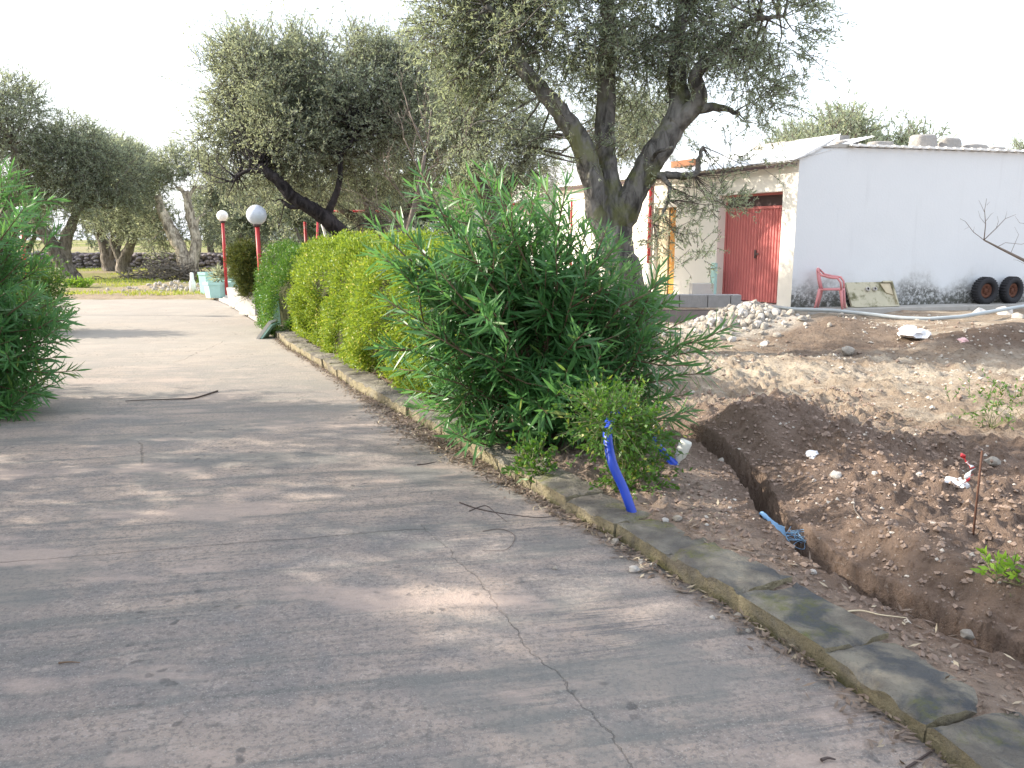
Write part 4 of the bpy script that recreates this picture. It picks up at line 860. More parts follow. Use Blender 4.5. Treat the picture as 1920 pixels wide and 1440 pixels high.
# the lifted end sheet and fascia
q0, q1 = PT(-.12, -.22, ez - .015), A(1577, 252, PG(1.1, 3).y)
mb = MB(); a = np.array(q0); b = np.array(q1); cdir = np.array(e2) * 1.2; V = []
for i in range(9):
    t = i / 8; q = a * (1 - t) + b * t; q[2] += -.08 * math.sin(t * math.pi); V.append(q)
mb.prism([tuple(v) for v in V] + [tuple(v + cdir) for v in V[::-1]], (0, 0, .012)); part(mb, 'roof_sheet', M['sheet'], label='white roof sheet lifted and curling up over the corner')
part(slabF(-.1, uend + .2, ez - .13, ez - .075, -.20, -.16), 'gutter', M['dark'])
mb = MB(); mb.prism([PG(.35, ZR - .02, -.03), PG(1.3, ZR - .0, -.03), PG(1.3, ZR + .06, -.03), PG(.9, ZR + .07, -.03)], -nG * .8); part(mb, 'roof_shadow_board', M['conc'])
bm_u, bm_z = U(1275, 300)
mb = MB(); mb.prism([PT(bm_u - .0, .5, ez + .2), PT(bm_u + .9, .5, ez + .2), PT(bm_u + .9, .5, ez + .36), PT(bm_u, .5, ez + .36)], -e1 * .12); part(mb, 'roof_beam', M['brown'])
# tile ends along the gable eaves
x0, x1 = 1590, 1960; nt = 23
for k in range(nt):
    w0 = Wg(x0 + (x1 - x0) * k / nt, 277)[0]; w1 = Wg(x0 + (x1 - x0) * (k + 1) / nt, 277)[0] - .035
    mb = MB(); z_ = ZR + .02 + (k % 2) * .003; mb.prism([PG(w0, z_ + .012, -.12), PG(w1, z_ - .008, -.12), PG(w1, z_ + .032, -.12), PG(w0, z_ + .052, -.12)], -nG * .5); part(mb, 'eave_tile', M['white'])
# parapet course of blocks behind the sheeted slope
for k, (pxa, pxb, dz) in enumerate(((1290,1345,.12),(1345,1400,.10),(1400,1440,.08))):
    u0 = U(pxb, 280)[0]; u1 = U(pxa, 280)[0]; mb = MB(); mb.prism([PT(u0 + .01, W1 + .02, ridge - .3), PT(u1, W1 + .02, ridge - .3), PT(u1, W1 + .02, ridge + dz), PT(u0 + .01, W1 + .02, ridge + dz)], e1 * .25); part(mb, 'parapet_block', M['rock_g'])
# chimney
cu = U(1160, 300)[0]; mb = MB()
pc = PT(cu + .6, 1.9, ridge + .5); mb.box(pc, (.34, .34, 2.2)); part(mb, 'chimney', M['white'])
# red door
dd_ = .24; um = ud0 + (ud1 - ud0) * .0; gap_ = .03
dl0, dl1 = ud0 + .0, ud1; zm = U(1456, 388, dd_)[1]; mid = (dl0 + dl1) / 2 - .06
DR = MB(); slabF(dl0, dl0 + .05, Z0 + .03, zt, dd_ - .02, dd_ + .04, DR); slabF(dl1 - .05, dl1, Z0 + .03, zt, dd_ - .02, dd_ + .04, DR); slabF(dl0 + .05, dl1 - .05, zt - .05, zt, dd_ - .02, dd_ + .04, DR); slabF(dl0 + .05, dl1 - .05, zm - .03, zm + .03, dd_ - .02, dd_ + .04, DR)
DO = part(DR, 'door', M['redp'])
for u0, u1 in ((dl0 + .05, mid - .008), (mid + .008, dl1 - .05)):
    mb = slabF(u0, u1, Z0 + .04, zm - .032, dd_ + .012, dd_ + .03); nr = int((u1 - u0) / .085)
    for r_ in range(nr):
        a = u0 + (r_ + .5) * (u1 - u0) / nr; mb.prism([PF(a - .026, Z0 + .05, dd_ + .012), PF(a - .014, Z0 + .05, dd_ - .012), PF(a + .014, Z0 + .05, dd_ - .012), PF(a + .026, Z0 + .05, dd_ + .012)], (0, 0, zm - Z0 - .09))
    part(mb, 'door_leaf', M['redp'], parent=DO)
mb = slabF(mid - .10, mid + .02, 1.28, 1.31, dd_ - .05, dd_ - .025); slabF(mid - .0, mid + .05, 1.2, 1.38, dd_ - .025, dd_ - .012, mb); part(mb, 'handle', M['dark'], parent=DO)
mb = MB()
for k in range(7): z_ = zm + .04 + k * (zt - zm - .1) / 7; slabF(dl0 + .05, dl1 - .05, z_, z_ + .035, dd_ + .0, dd_ + .02, mb)
slabF(mid - .02, mid + .02, zm + .03, zt - .05, dd_ - .01, dd_ - .002, mb)
part(mb, 'transom_grille', M['dark'], parent=DO); part(slabF(dl0, dl1, Z0 + .03, zt, dd_ + .05, dd_ + .08), 'door_backing', M['dark'], parent=DO)
# ochre door
part(slabF(uo0, uo0 + (uo1 - uo0) * .45, Z0, zo, .14, .18), 'ochre_door_leaf', M['ochre']); part(slabF(uo0 + (uo1 - uo0) * .47, uo1, Z0, zo, .10, .14), 'ochre_door_leaf', M['plank'], label='pale yellow door leaf')
# drainpipe
ur = U(1222, 400)[0]; p0, p1, p2 = PF(ur, Z0 + .0, -.06), PF(ur, 1.0, -.06), PF(ur, ez - .1, -.06)
part(MB().tube([p1, (p1 + p2) / 2, p2], .045, 8), 'drainpipe', M['redpole'], True); part(MB().tube([p0, (p0 + p1) / 2, p1 - up * .004], .044, 8), 'drainpipe', M['white'], True, label='white lower end of the drainpipe')
# far annex with parapet, red frame and porch
pa = PF(uend, -.1); AX = MB(); av = Vector((-1, .12, 0)).normalized()
ax1 = A(1052, 330, pa.y + .5)
AX.prism([pa + e2 * .35 , pa + e2 * .35 + av * .35, pa + e2 * .35 + av * .35 + up * 3.5, pa + e2 * .35 + up * 3.5], e2 * 2.4); part(AX, 'annex_wall', M['plaster_g'])
mb = MB(); mb.prism([pa + e2 * .32 + av * .42 + up * 3.5, pa + e2 * .32 - av * 1.2 + up * 3.5, pa + e2 * .32 - av * 1.2 + up * 3.95, pa + e2 * .32 + av * .42 + up * 3.95], e2 * .3); part(mb, 'annex_parapet', M['white'])
# porch: thing of its own
yp = pa.y + .6; PR = empty('porch', A(1000, 560, yp), 'open porch roof on red pipe posts at the left end of the farmhouse', 'porch'); PO = np.array(PR.location); PR.location.z = 0; PO[2] = 0
mb = MB(); a, b = A(945, 388, yp), A(1056, 366, yp); mb.prism([a, b, b + up * .1, a + up * .1], (0, 2.2, .1)); o = mb.obj('roof_slab', M['white'], PR); o.location = tuple(-PO)
def pipe(pts, r, name, mat, root, off_, n=8): o = MB().tube(pts, r, n).obj(name, mat, root, True); o.location = tuple(-np.array(off_)); return o
for px in (983, 950): a = A(px, 388, yp); pipe([(a.x, a.y, 0), (a.x, a.y, 1.3), (a.x, a.y, a.z)], .035, 'post', M['redpole'], PR, PO)
a = A(1072, 372, yp - 2.6); pipe([(a.x, a.y, 0), (a.x, a.y, 1.3), (a.x, a.y, a.z), (a.x + .5, a.y, a.z)], .035, 'post', M['redpole'], PR, PO)
a, b = A(950, 385, yp - .1), A(984, 380, yp - .1); pipe([a, (a + b) / 2, b], .03, 'rail', M['redpole'], PR, PO)
mb = MB(); a, b = A(890, 395, yp + 2.4), A(1056, 560, yp + 2.4); mb.box((a + b) / 2, (b.x - a.x, .2, a.z - b.z)); o = mb.obj('back_wall', M['plaster_g'], PR); o.location = tuple(-PO)
# plinth pavement along the gable
mb = MB(); mb.prism([PG(-.1, Z0 - .2, -.75), PG(wR, Z0 - .2, -.55), PG(wR, Z0, -.55), PG(-.1, Z0, -.75)], -nG * .745)
mb.obj('pavement', M['conc'], kind='structure')
mb = MB(); mb.prism([PF(.1, Z0 - .25, -.9), PF(uend, Z0 - .25, -.9), PF(uend, Z0 - .02, -.9), PF(.1, Z0 - .02, -.9)], -nF * .895); mb.obj('terrace', M['conc_pale'], kind='structure')
# roof stones
for px, py, wpx, lab in ((1606,268,40,'low pale block lying on the roof left of the others'),(1672,268,44,'flat pale block second from the left on the roof'),(1753,268,46,'largest squared stone standing on the roof edge'),(1804,270,40,'squared stone right of the largest one on the roof'),(1850,276,46,'low dark block right of the squared roof stones'),(1893,275,36,'low dark block near the right end of the roof')):
    w_, z_ = Wg(px, py); r = wpx / 2 * 17.6 / 1500; fl = .62 if 1740 < px < 1820 else .32
    link('roof_stone', random.choice(ROCKG), None, PG(w_ + .05, ZR + .03 + r * fl * 1.1, .40), (0, 0, random.uniform(-.15, .15) + .26), (r, r * .7, r * fl * 1.35), label=lab, cat='stone', group='stones weighing down the roof')
# block wall
a = G(1388, 603, .12); b = Vector((a.x - 2.6, a.y + .1, .12)); bl = (a - b); bz = A(1388, 553, a.y).z - .0
WL = empty('block_wall', a, 'low unfinished wall of grey concrete blocks in front of the red door', 'wall'); hb_ = (bz - .1) * .46
mb = MB(); mb.box((-1.35, .11, (bz - hb_ - .1) / 2 - .12), (2.7, .20, bz - hb_ + .0)); mb.obj('render_band', M['render_band'], WL)
xs = 0; 
for L in (.20, .42, .52, .5, .5, .5):
    mb = MB(); mb.box((xs - L / 2, .10, bz - .12 - hb_ / 2 + .003), (L - .012, .24, hb_ - .004)); o = mb.obj('block', M['block'], WL); xs -= L
    bv = o.modifiers.new('bevel', 'BEVEL'); bv.width = .008; bv.segments = 2
# low step box by the red door
q = hit(1315, 545, C0 - nF * -.35, nF); mb = MB(); st_ = empty('low_cabinet', (q.x, q.y, Z0 - .02), 'low white and pale green block beside the doorway behind the block wall', 'block')
mb = MB().box((0, 0, .22), (.5, .35, .42)); mb.obj('body', M['planter_w'], st_); MB().box((.28, -.0, .45), (.06, .36, .9)).obj('side_panel', M['teal'], st_)

# ------------------------------------------------------------------ things against the gable wall
def wheel(px, label):
    w_, _ = Wg(px, 550); root = empty('wheel', PG(w_, Z0, -.22), label, 'wheel', 'old wheels against the white wall', math.atan2(e1.y, e1.x))
    Mx = Matrix.Rotation(R(90), 3, 'X') ; c0 = (0, 0, .295)
    prof = [(.17, -.07), (.20, -.095), (.26, -.10), (.285, -.085), (.297, -.05), (.297, .05), (.285, .085), (.26, .10), (.20, .095), (.17, .07), (.17, -.07)]
    mb = MB().lathe(prof, 40, c0, Mx)
    for k in range(30):
        t = k / 30 * 2 * math.pi; mb.box((math.cos(t) * .298, 0, .295 + math.sin(t) * .298), (.03, .15, .022), Matrix.Rotation(-t - math.pi / 2, 3, 'Y'))
    mb.obj('tyre', M['rubber'], root, True)
    mb = MB().lathe([(.172, .075), (.172, -.02), (.165, .03), (.12, .045), (.10, .01), (.055, .0), (.05, .035), (.0, .035)], 28, c0, Mx); 
    for k in range(5): t = k * 1.2566; mb.lathe([(.0, .04), (.012, .04), (.012, .0)], 8, (math.cos(t) * .078, -.02 , .295 + math.sin(t) * .078), Mx)
    mb.obj('rim', M['rust'], root, True); return root
wheel(1831, 'left of two old wheels with rusty rims leaning on the white wall'); wheel(1880, 'right of two old wheels with rusty rims, nearer the frame edge').rotation_euler[2] += .12
# sink slab
wa, _ = Wg(1582, 560); wb_, zb_ = Wg(1668, 530); SK = empty('stone_sink', PG((wa + wb_) / 2, Z0, -.34), 'yellowed stone sink slab with two drain holes leaning on the white wall', 'sink', None, math.atan2(e1.y, e1.x))
Lk = wb_ - wa; Mx = Matrix.Rotation(R(-28), 3, 'X'); ca_ = lambda x, y, z: tuple(Mx @ Vector((x, y, z)))
def sb_(mb, x0, x1, z0, z1, y0, y1): return mb.prism([ca_(x0, y0, z0), ca_(x1, y0, z0), ca_(x1, y0, z1), ca_(x0, y0, z1)], np.array(ca_(0, y1 - y0, 0)))
hk = .60
mb = MB(); sb_(mb, -Lk / 2, Lk / 2, .0, hk, .03, .08); mb.obj('basin', M['sink'], SK)
mb = MB(); sb_(mb, -Lk / 2, Lk / 2, 0, .035, -.03, .03); sb_(mb, Lk / 2 - .035, Lk / 2, .035, hk, -.03, .03); sb_(mb, Lk / 2 - .25, Lk / 2 - .035, hk - .035, hk, -.03, .03); mb.obj('rim', M['sink'], SK)
mb = MB(); mb.prism([ca_(Lk / 2 - .3, .025, hk - .05), ca_(Lk / 2 - .05, .025, hk - .05), ca_(Lk / 2 - .05, .025, .28), ca_(Lk / 2 - .22, .025, .34)], np.array(ca_(0, -.02, 0))); mb.obj('shelf', M['plank'], SK)
for x in (-.10, .08):
    o = MB().lathe([(.030, .03), (.045, .03), (.045, -.03), (.030, -.03), (.030, .03)], 16).obj('drain_ring', M['conc_pale'], SK, True); o.location = ca_(x, .0, .42); o.rotation_euler = (R(90 - 28), 0, 0)
    o = MB().lathe([(.0, 0), (.029, 0)], 12).obj('drain_hole', M['dark'], SK); o.location = ca_(x, -.005 + .02, .42); o.rotation_euler = (R(90 - 28), 0, 0)
a = G(1583, 578, Z0); b = A(1572, 545, a.y + .35); mb = MB(); mb.prism([a, a + Vector((.06, 0, 0)), b + Vector((.06, 0, 0)), b], (0, -.03, .02)); tag(mb.obj('plank', M['plank']), 'short weathered plank leaning behind the red chair', 'plank')
# chair
cp = G(1556, 579, Z0); CH = empty('plastic_chair', (cp.x, cp.y, Z0), 'faded red plastic armchair standing by the corner of the white wall', 'chair', None, R(62))
# local: chair faces -Y
mb = MB(); V = []
for i in range(9):
    for j in range(9):
        x = -.21 + .42 * i / 8; y = -.22 + .42 * j / 8; V.append((x * (1 - .1 * j / 8), y, .42 + .015 * ((i - 4) / 4) ** 2 - .02 * (j / 8) + .0 - .03 * (j == 0)))
F = [(i * 9 + j, (i + 1) * 9 + j, (i + 1) * 9 + j + 1, i * 9 + j + 1) for i in range(8) for j in range(8)]; o = mb.add(V, F).obj('seat', M['chair'], CH, True); sd_ = o.modifiers.new('thick', 'SOLIDIFY'); sd_.thickness = .014
mb = MB().tube([(-.235, -.21, .41), (0, -.235, .40), (.235, -.21, .41), (.20, .2, .40), (-.20, .2, .40), (-.235, -.21, .41)], .016, 6); mb.obj('seat_rim', M['chair'], CH, True)
for x, y, tx, ty in ((-.22, -.21, -.26, -.27), (.22, -.21, .26, -.27), (-.19, .2, -.24, .27), (.19, .2, .24, .27)):
    MB().tube([(x, y, .42), ((x + tx) / 2, (y + ty) / 2, .2), (tx, ty, 0)], [.034, .027, .020], 6).obj('leg', M['chair'], CH, True)
for s in (-1, 1):
    MB().tube([(s * .25, -.22, .42), (s * .275, -.2, .56), (s * .28, -.14, .645), (s * .275, .02, .66), (s * .25, .18, .70), (s * .19, .25, .78)], [.022, .02, .024, .026, .024, .018], 6).obj('armrest', M['chair'], CH, True)
MB().tube([(-.19, .25, .78), (-.10, .28, .81), (0, .29, .82), (.10, .28, .81), (.19, .25, .78)], [.018, .026, .03, .026, .018], 6).obj('top_rail', M['chair'], CH, True)
for x in (-.17, -.085, 0, .085, .17): MB().tube([(x * .85, .2, .41), (x, .25, .6), (x * 1.0, .28, .80)], [.02, .016, .018], 4).obj('back_slat', M['chair'], CH, True)
# grey pipe
P = [G(px, py, zz) for px, py, zz in ((1440,574,.22),(1490,580,.24),(1560,582,.23),(1620,588,.20),(1690,596,.17),(1740,598,.16),(1800,594,.2),(1860,584,.24),(1920,574,.27),(2000,560,.28))]
tag(MB().tube(P, .036, 10).obj('hose', M['pipe_g'], smooth=True), 'long pale grey pipe lying along the foot of the white wall', 'pipe')

# ------------------------------------------------------------------ lamps, planters, far end
def lamp(px, pb, pt, Y, rg, clear, label, tilt=0):
    a = A(px[1], pb, Y); t = A(px[0], pt, Y); root = empty('globe_lamp', (a.x, Y, .03), label, 'lamp', 'globe lamps on red poles'); h = t.z - .03; off = t.x - a.x
    MB().tube([(0, 0, 0), (off * .5, 0, h * .5), (off, 0, h - rg)], .042, 10).obj('pole', M['redpole'], root, True)
    MB().lathe([(0, .0), (.12, 0), (.12, .03), (.05, .05), (.05, .09)], 14).obj('base_plate', M['conc_pale'], root, True)
    MB().lathe([(0, 0), (.06, 0), (.075, .03), (.075, .06), (.0, .06)], 14, (off, 0, h - rg - .03)).obj('globe_holder', M['dark'], root, True)
    pr = [(rg * math.sin(i / 14 * math.pi), -rg * math.cos(i / 14 * math.pi)) for i in range(15)]
    MB().lathe(pr, 24, (off, 0, h)).obj('globe', M['globe_c' if clear else 'globe_w'], root, True); return root
lamp((481, 494), 606, 403, 15.5, .19, True, 'nearest globe lamp with dusty grey globe on a red pole by the hedge end')
lamp((417, 426), 562, 405, 22.0, .15, False, 'farther globe lamp with bright white globe beside the teal planter')
lamp((40, 52), 590, 400, 17.5, .15, False, 'globe lamp half hidden behind the left oleander')
def planter(name, c, r, h, n, label, mat, rot=0, sx=1, sy=1, top=1.06, group='painted concrete planters'):
    root = empty(name, c, label, 'planter', group, rot); prof = [(r * .90, 0), (r, h - .07), (r * top, h - .07), (r * top, h), (r * .88, h), (r * .86, h - .08)]
    MB().lathe(prof, n, (0, 0, 0), Matrix.Diagonal((sx, sy, 1))).obj('pot', M[mat], root); MB().lathe([(r * .87, h - .07), (0, h - .05)], n, (0, 0, 0), Matrix.Diagonal((sx, sy, 1))).obj('soil', M['clod'], root); return root
q = A(408, 566, 22.1); planter('planter', (q.x, 22.3, .04), .40, .42, 8, 'teal octagonal planter beside the farther lamp', 'teal', R(22))
q = A(432, 562, 23.0); planter('planter', (q.x + .05, 23.2, .04), .38, .5, 8, 'teal planter half hidden behind the octagonal one', 'teal', R(10))
q = A(400, 530, 23.6); planter('planter', (A(395,540,24).x, 24.0, .04), .34, .62, 8, 'pale teal planter at the back left of the octagonal one', 'teal', R(0))
q = A(452, 575, 19.2); planter('planter', (q.x, 19.2, .04), .30, .45, 4, 'smaller white planter box, second behind the hedge end', 'planter_w', R(20), 1, 1.2, 1.02)
q = A(474, 585, 17.2); planter('planter', (q.x + .03, 17.2, .04), .34, .48, 4, 'larger white planter box holding the dark conifer', 'planter_w', R(20), 1, 1.2, 1.02)
q = A(512, 640, 14.6); planter('planter', (q.x + .12, 14.75, .02), .34, .62, 8, 'teal planter tucked under the dark end of the hedge', 'teal', R(22))
q = G(500, 633, 0); LS = empty('slab', (q.x, q.y, 0), 'pale slab leaning against the foot of the nearest lamp', 'slab'); Mx = Matrix.Rotation(R(38), 3, 'Y')
MB().box((.02, 0, .14), (.05, .42, .36), Mx).obj('slab_face', M['conc_pale'], LS); MB().box((.055, .0, .12), (.03, .38, .30), Mx).obj('slab_back', M['teal'], LS)
mb = MB(); sy_ = np.linspace(15.0, 23, 20); V = [(KX(y) + .02, y, .035) for y in sy_] + [(KX(y) + 1.5, y, .035) for y in sy_[::-1]]; mb.prism(V, (0, 0, -.1)); mb.obj('pavement', M['conc_pale'], kind='structure')
q = G(362, 549, .02); MB().lathe([(.0, .0), (.10, 0), (.10, .32), (.06, .42), (.05, .62), (0, .64)], 10).obj('post', M['white'], smooth=True).location = (q.x, q.y, 0)
tag(bpy.data.objects['post'] if not bpy.data.objects['post'].parent else [o for o in bpy.data.objects if o.name.startswith('post') and not o.parent][0], 'short white marker post on the stone bank before the pale olive', 'post')
BK = empty('stone_bank', G(325, 548, 0), 'bank of pale rubble stones at the far end of the driveway', 'rubble'); g_ = np.random.RandomState(9)
for k in range(110):
    x, y = g_.normal() * .75, g_.normal() * .35; wx, wy = BK.location.x + x, BK.location.y + y + .2
    s = g_.uniform(.02, .08); link('stone', ROCK[k % 6], BK, (x, y + .2, H(wx, wy) + s * .2), (g_.rand() * 3, g_.rand() * 3, g_.rand() * 3), s)
# swing frame
sy_ = 20.5; a = A(597, 396, sy_); b = A(765, 396, sy_); SW = empty('swing_frame', (a.x, sy_, .05), 'red pipe swing frame behind the hedge under the olive', 'swing frame'); so_ = (a.x, sy_, .05)
pipe([a, (a + b) / 2, b], .03, 'top_bar', M['redpole'], SW, so_)
for q, dx in ((a, -.0), (b, 0)):
    for sgn, m_ in ((-1, 'redpole'), (1, 'redpole' if dx else 'white')): pipe([(q.x, sy_, q.z), (q.x + sgn * .05 * 0 + (.18 if m_ == 'white' else 0), sy_ + sgn * .4, 1.2), (q.x + (.35 if m_ == 'white' else 0), sy_ + sgn * .75, .05)], .03, 'leg', M[m_], SW, so_)
a = A(572, 420, 19); SP = MB().tube([(0, 0, 0), (0, 0, 1), (0, 0, a.z)], .035, 8).obj('post', M['redpole'], smooth=True); SP.location = (a.x, 19, .05); tag(SP, 'faded thin red post above the middle of the hedge', 'post')
# canvas hut
hx = A(745, 470, 25); HT = empty('hut', (hx.x, 25, .05), 'low rounded olive-green canvas hut with dark doorway behind the hedge', 'hut'); mb = MB(); V = []
for t in (0, 1):
    for i in range(13): th = i / 12 * math.pi; V.append((-.95 * math.cos(th) * (1 + .0), 1.6 * t, 2.05 * math.sin(th) ** .7))
F = [(i, i + 1, 14 + i, 13 + i) for i in range(12)] + [tuple(range(13)), tuple(range(13, 26))[::-1]]; mb.add(V, F); mb.obj('canvas', M['ygreen'], HT); MB().box((.12, -.02, .75), (.5, .04, 1.4)).obj('doorway', M['dark'], HT)

# ------------------------------------------------------------------ small things on the dug ground
def at(px, py, z=.1):
    p = G(px, py, z)
    for _ in range(4): p = G(px, py, H(p.x, p.y))
    return p
# blue pipe
a = at(1197, 968); b = A(1146, 860, a.y + .12); c_ = A(1142, 792, a.y + .32); d_ = A(1180, 770, a.y + .75); e_ = A(1232, 835, a.y + 1.05); f_ = at(1266, 872)
pts = [a - up * .08, a * .6 + b * .4 + Vector((-.012, 0, .0)), b, c_, d_, e_, f_]
def spline(P, seg=10):
    P = np.array([tuple(p) for p in P]); E = np.vstack([2 * P[0] - P[1], P, 2 * P[-1] - P[-2]]); o = []
    for i in range(len(P) - 1):
        for s in range(seg):
            t = s / seg; a, b, c, d = E[i:i + 4]; o.append(.5 * ((2 * b) + (c - a) * t + (2 * a - 5 * b + 4 * c - d) * t * t + (-a + 3 * b - 3 * c + d) * t ** 3))
    o.append(P[-1]); return np.array(o)
sp_ = spline(pts, 40); tag(MB().tube(sp_, [.026 + .0022 * (i % 2) for i in range(len(sp_))], 12).obj('pipe', M['blue'], smooth=True), 'bright blue corrugated pipe arching out of the soil behind the kerb', 'pipe')
a = at(1268, 872); BT = empty('plastic_bottle', (a.x, a.y, a.z), 'empty translucent plastic bottle standing on its neck at the end of the blue pipe', 'bottle'); BT.rotation_euler = (0, R(20), 0)
mb = MB().lathe([(0, .0), (.014, .0), (.014, .03), (.04, .075), (.045, .17), (.04, .185), (.0, .185)], 14); mb.obj('body', M['bottle'], BT, True); MB().lathe([(0, -.012), (.017, -.012), (.017, .012), (0, .012)], 10).obj('cap', M['ltblue'], BT, True)
# light blue sheath in the trench
P = [G(px, py, z_) for px, py, z_ in ((1428,963,.06),(1445,978,.03),(1462,990,.0),(1475,1005,-.03),(1492,1018,-.05))]
mb = MB(); L_ = np.array([tuple(p) for p in spline(P, 6)]); wdt = np.interp(np.linspace(0, 1, len(L_)), [0, .35, .6, 1], [.02, .03, .05, .02]); V = []
for i, p in enumerate(L_):
    for j in range(7): u = (j - 3) / 3; V.append(p + np.array((u * wdt[i], 0, .010 * math.cos(u * 2 + i * .2) + .008 * random.random())))
F = [(i * 7 + j, i * 7 + j + 1, (i + 1) * 7 + j + 1, (i + 1) * 7 + j) for i in range(len(L_) - 1) for j in range(6)]
o = mb.add(V, F).obj('plastic_strip', M['ltblue'], smooth=True); o.modifiers.new('thick', 'SOLIDIFY').thickness = .003; tag(o, 'crumpled light blue plastic strip lying in the trench', 'plastic strip')
g_ = np.random.RandomState(5); q = np.array(G(1500, 1005, .02)); mb = MB()
for k in range(12):
    P = [q + g_.normal(size=3) * np.array((.045, .05, .018)) for _ in range(5)]; mb.tube(spline(P, 5), .0016, 4)
tag(mb.obj('wire_tangle', M['ltblue']), 'tangle of thin pale blue wire at the bend of the trench', 'wire')
# rod with tape
a = at(1825, 1000); hR = A(1825, 845, a.y).z; RD = empty('marker_rod', a, 'thin rusty rod stuck upright in the spoil heap with warning tape', 'rod'); MB().tube([(0, 0, -.1), (.0, 0, .2), (0, 0, hR - a.z)], .0055, 6).obj('rod', M['rebar'], RD, True)
def ribbon(P, wd, name, mat, root=None, off_=(0, 0, 0)):
    P = spline(P, 5) - np.array(off_); V = []
    for i, p in enumerate(P): t = i * .5; s = np.array((math.cos(t), math.sin(t) * .6, .5)) * wd / 2; V += [p - s, p + s]
    o = MB().add(V, [(2 * i, 2 * i + 1, 2 * i + 3, 2 * i + 2) for i in range(len(P) - 1)]).obj(name, mat, root, True); o.modifiers.new('thick', 'SOLIDIFY').thickness = .0015; return o
Yr = a.y - .01
ribbon([A(1824,878,Yr), A(1815,870,Yr), A(1808,858,Yr), A(1802,852,Yr)], .022, 'tape', M['redtape'], RD, a)
ribbon([A(1823,876,Yr-.01), A(1818,872,Yr-.01), A(1813,866,Yr-.01)], .02, 'tape', M['bag'], RD, a)
ribbon([A(1824,880,Yr), A(1815,892,Yr), A(1808,902,Yr), A(1800,910,Yr)], .026, 'tape', M['bag'], RD, a)
ribbon([A(1822,890,Yr), A(1815,898,Yr), A(1808,906,Yr)], .018, 'tape', M['redtape'], RD, a)
def crumple(px, py, wpx, name, mat, label, cat, fl=.6, group=None):
    p = at(px, py); r = wpx / 2 / 1500 * p.y; me = rock_mesh(name, int(px), mat, fl, 3, .75); me.polygons.foreach_set('use_smooth', [False] * len(me.polygons)); return link(name, me, None, p + up * r * .3, (0, 0, px), r, label=label, cat=cat, group=group)
crumple(1793, 912, 34, 'plastic_bag', M['bag'], 'small crumpled white bag beside the marker rod', 'bag')
crumple(1712, 632, 46, 'plastic_bag', M['bag'], 'torn white bag half buried between the two far earth mounds', 'bag')
crumple(1797, 646, 26, 'plastic_bag', M['pinkbag'], 'scrap of pink and white plastic left of the far right mound', 'bag')
crumple(1523, 857, 24, 'paper_lump', M['bag'], 'bright white crumpled lump on top of the near spoil heap', 'litter')
for px, py, w_, lab, pool in ((1518,652,22,'rounded off-white stone alone below the rubble heap',ROCKW),(1588,660,26,'flat cream stone below the far dark mound',ROCK),(1522,612,18,'grey stone on the shoulder of the rubble heap',ROCK),
  (1835,592,28,'pale stone under the grey pipe near the wheels',ROCKW),(1882,592,34,'largest pale stone in front of the right wheel',ROCKW),(1908,598,26,'pinkish stone at the right edge below the pipe',ROCK),(1578,592,14,'small stone under the grey pipe near the sink',ROCK),
  (1270,975,22,'round stone, larger of the pair beside the blue pipe foot',ROCK),(1247,977,16,'small stone, left of the pair beside the blue pipe foot',ROCKW),(1352,865,14,'small pink stone at the brink of the trench',ROCK),(1390,838,13,'white pebble on the heap right of the trench head',ROCKW),
  (1565,895,26,'white broken stone in the middle of the spoil heap',ROCKW),(1527,905,16,'white pebble left of the broken white stone',ROCKW),(1640,890,14,'small white stone behind the broken one',ROCKW),(1725,892,14,'pale pebble midway to the marker rod',ROCKW),
  (1657,1030,13,'white pebble below the smooth patch of the heap',ROCKW),(1740,1150,20,'pinkish clod on the near lip of the trench',ROCK),(1812,1192,30,'brown stone clod on the near lip of the trench',ROCK),(1405,770,20,'grey stone at the top of the near mound',ROCK),(1495,805,14,'pale stone on the crest of the near mound',ROCKW),
  (1860,870,26,'dusty yellow stone behind the marker rod',ROCK),(1325,985,8,'tiny white chip between pipe and trench',ROCKW),(1525,1075,15,'pale chip on the near side of the trench',ROCKW)):
    rocks_at(px, py, w_, lab, pool)
for px, py, w_, lab, pool in ((1384,1158,20,'pinkish stone on the concrete against the kerb',ROCK),(1225,1062,16,'yellowish pebble on the concrete by the kerb',ROCKW),(1203,1056,16,'white chip beside the yellowish pebble',ROCKW),(1188,1072,22,'flat white crumb heap on the concrete by the kerb',ROCKW),(1153,1020,20,'pale limestone chip fallen at a kerb joint',ROCK),(1040,1068,12,'single pink chip alone on the concrete',ROCK),(1335,1160,12,'pale chip on the concrete left of the pinkish stone',ROCKW),(1405,1185,14,'white chip below the pinkish stone by the kerb',ROCKW)):
    o = rocks_at(px, py, w_, lab, pool, group='stones fallen on the driveway'); o.location.z = o.scale[0] * .35; q = G(px, py, 0); o.location.x, o.location.y = q.x, q.y
# rubble heap
RH = empty('rubble_heap', (RUB[0], RUB[1], 0), 'heap of broken white limestone in front of the red door', 'rubble'); g_ = np.random.RandomState(19)
for k in range(300):
    if k < 230: x, y = g_.normal() * .42, g_.normal() * .45 - .12
    else: x, y = g_.normal() * .5 - .95, g_.normal() * .3 - .55
    s = .022 + .055 * g_.rand() ** 2; link('stone', (ROCKW if g_.rand() > .65 else ROCK)[k % 5], RH, (x, y, H(RUB[0] + x, RUB[1] + y) + s * .3), (g_.rand() * 3, g_.rand() * 3, g_.rand() * 3), s)
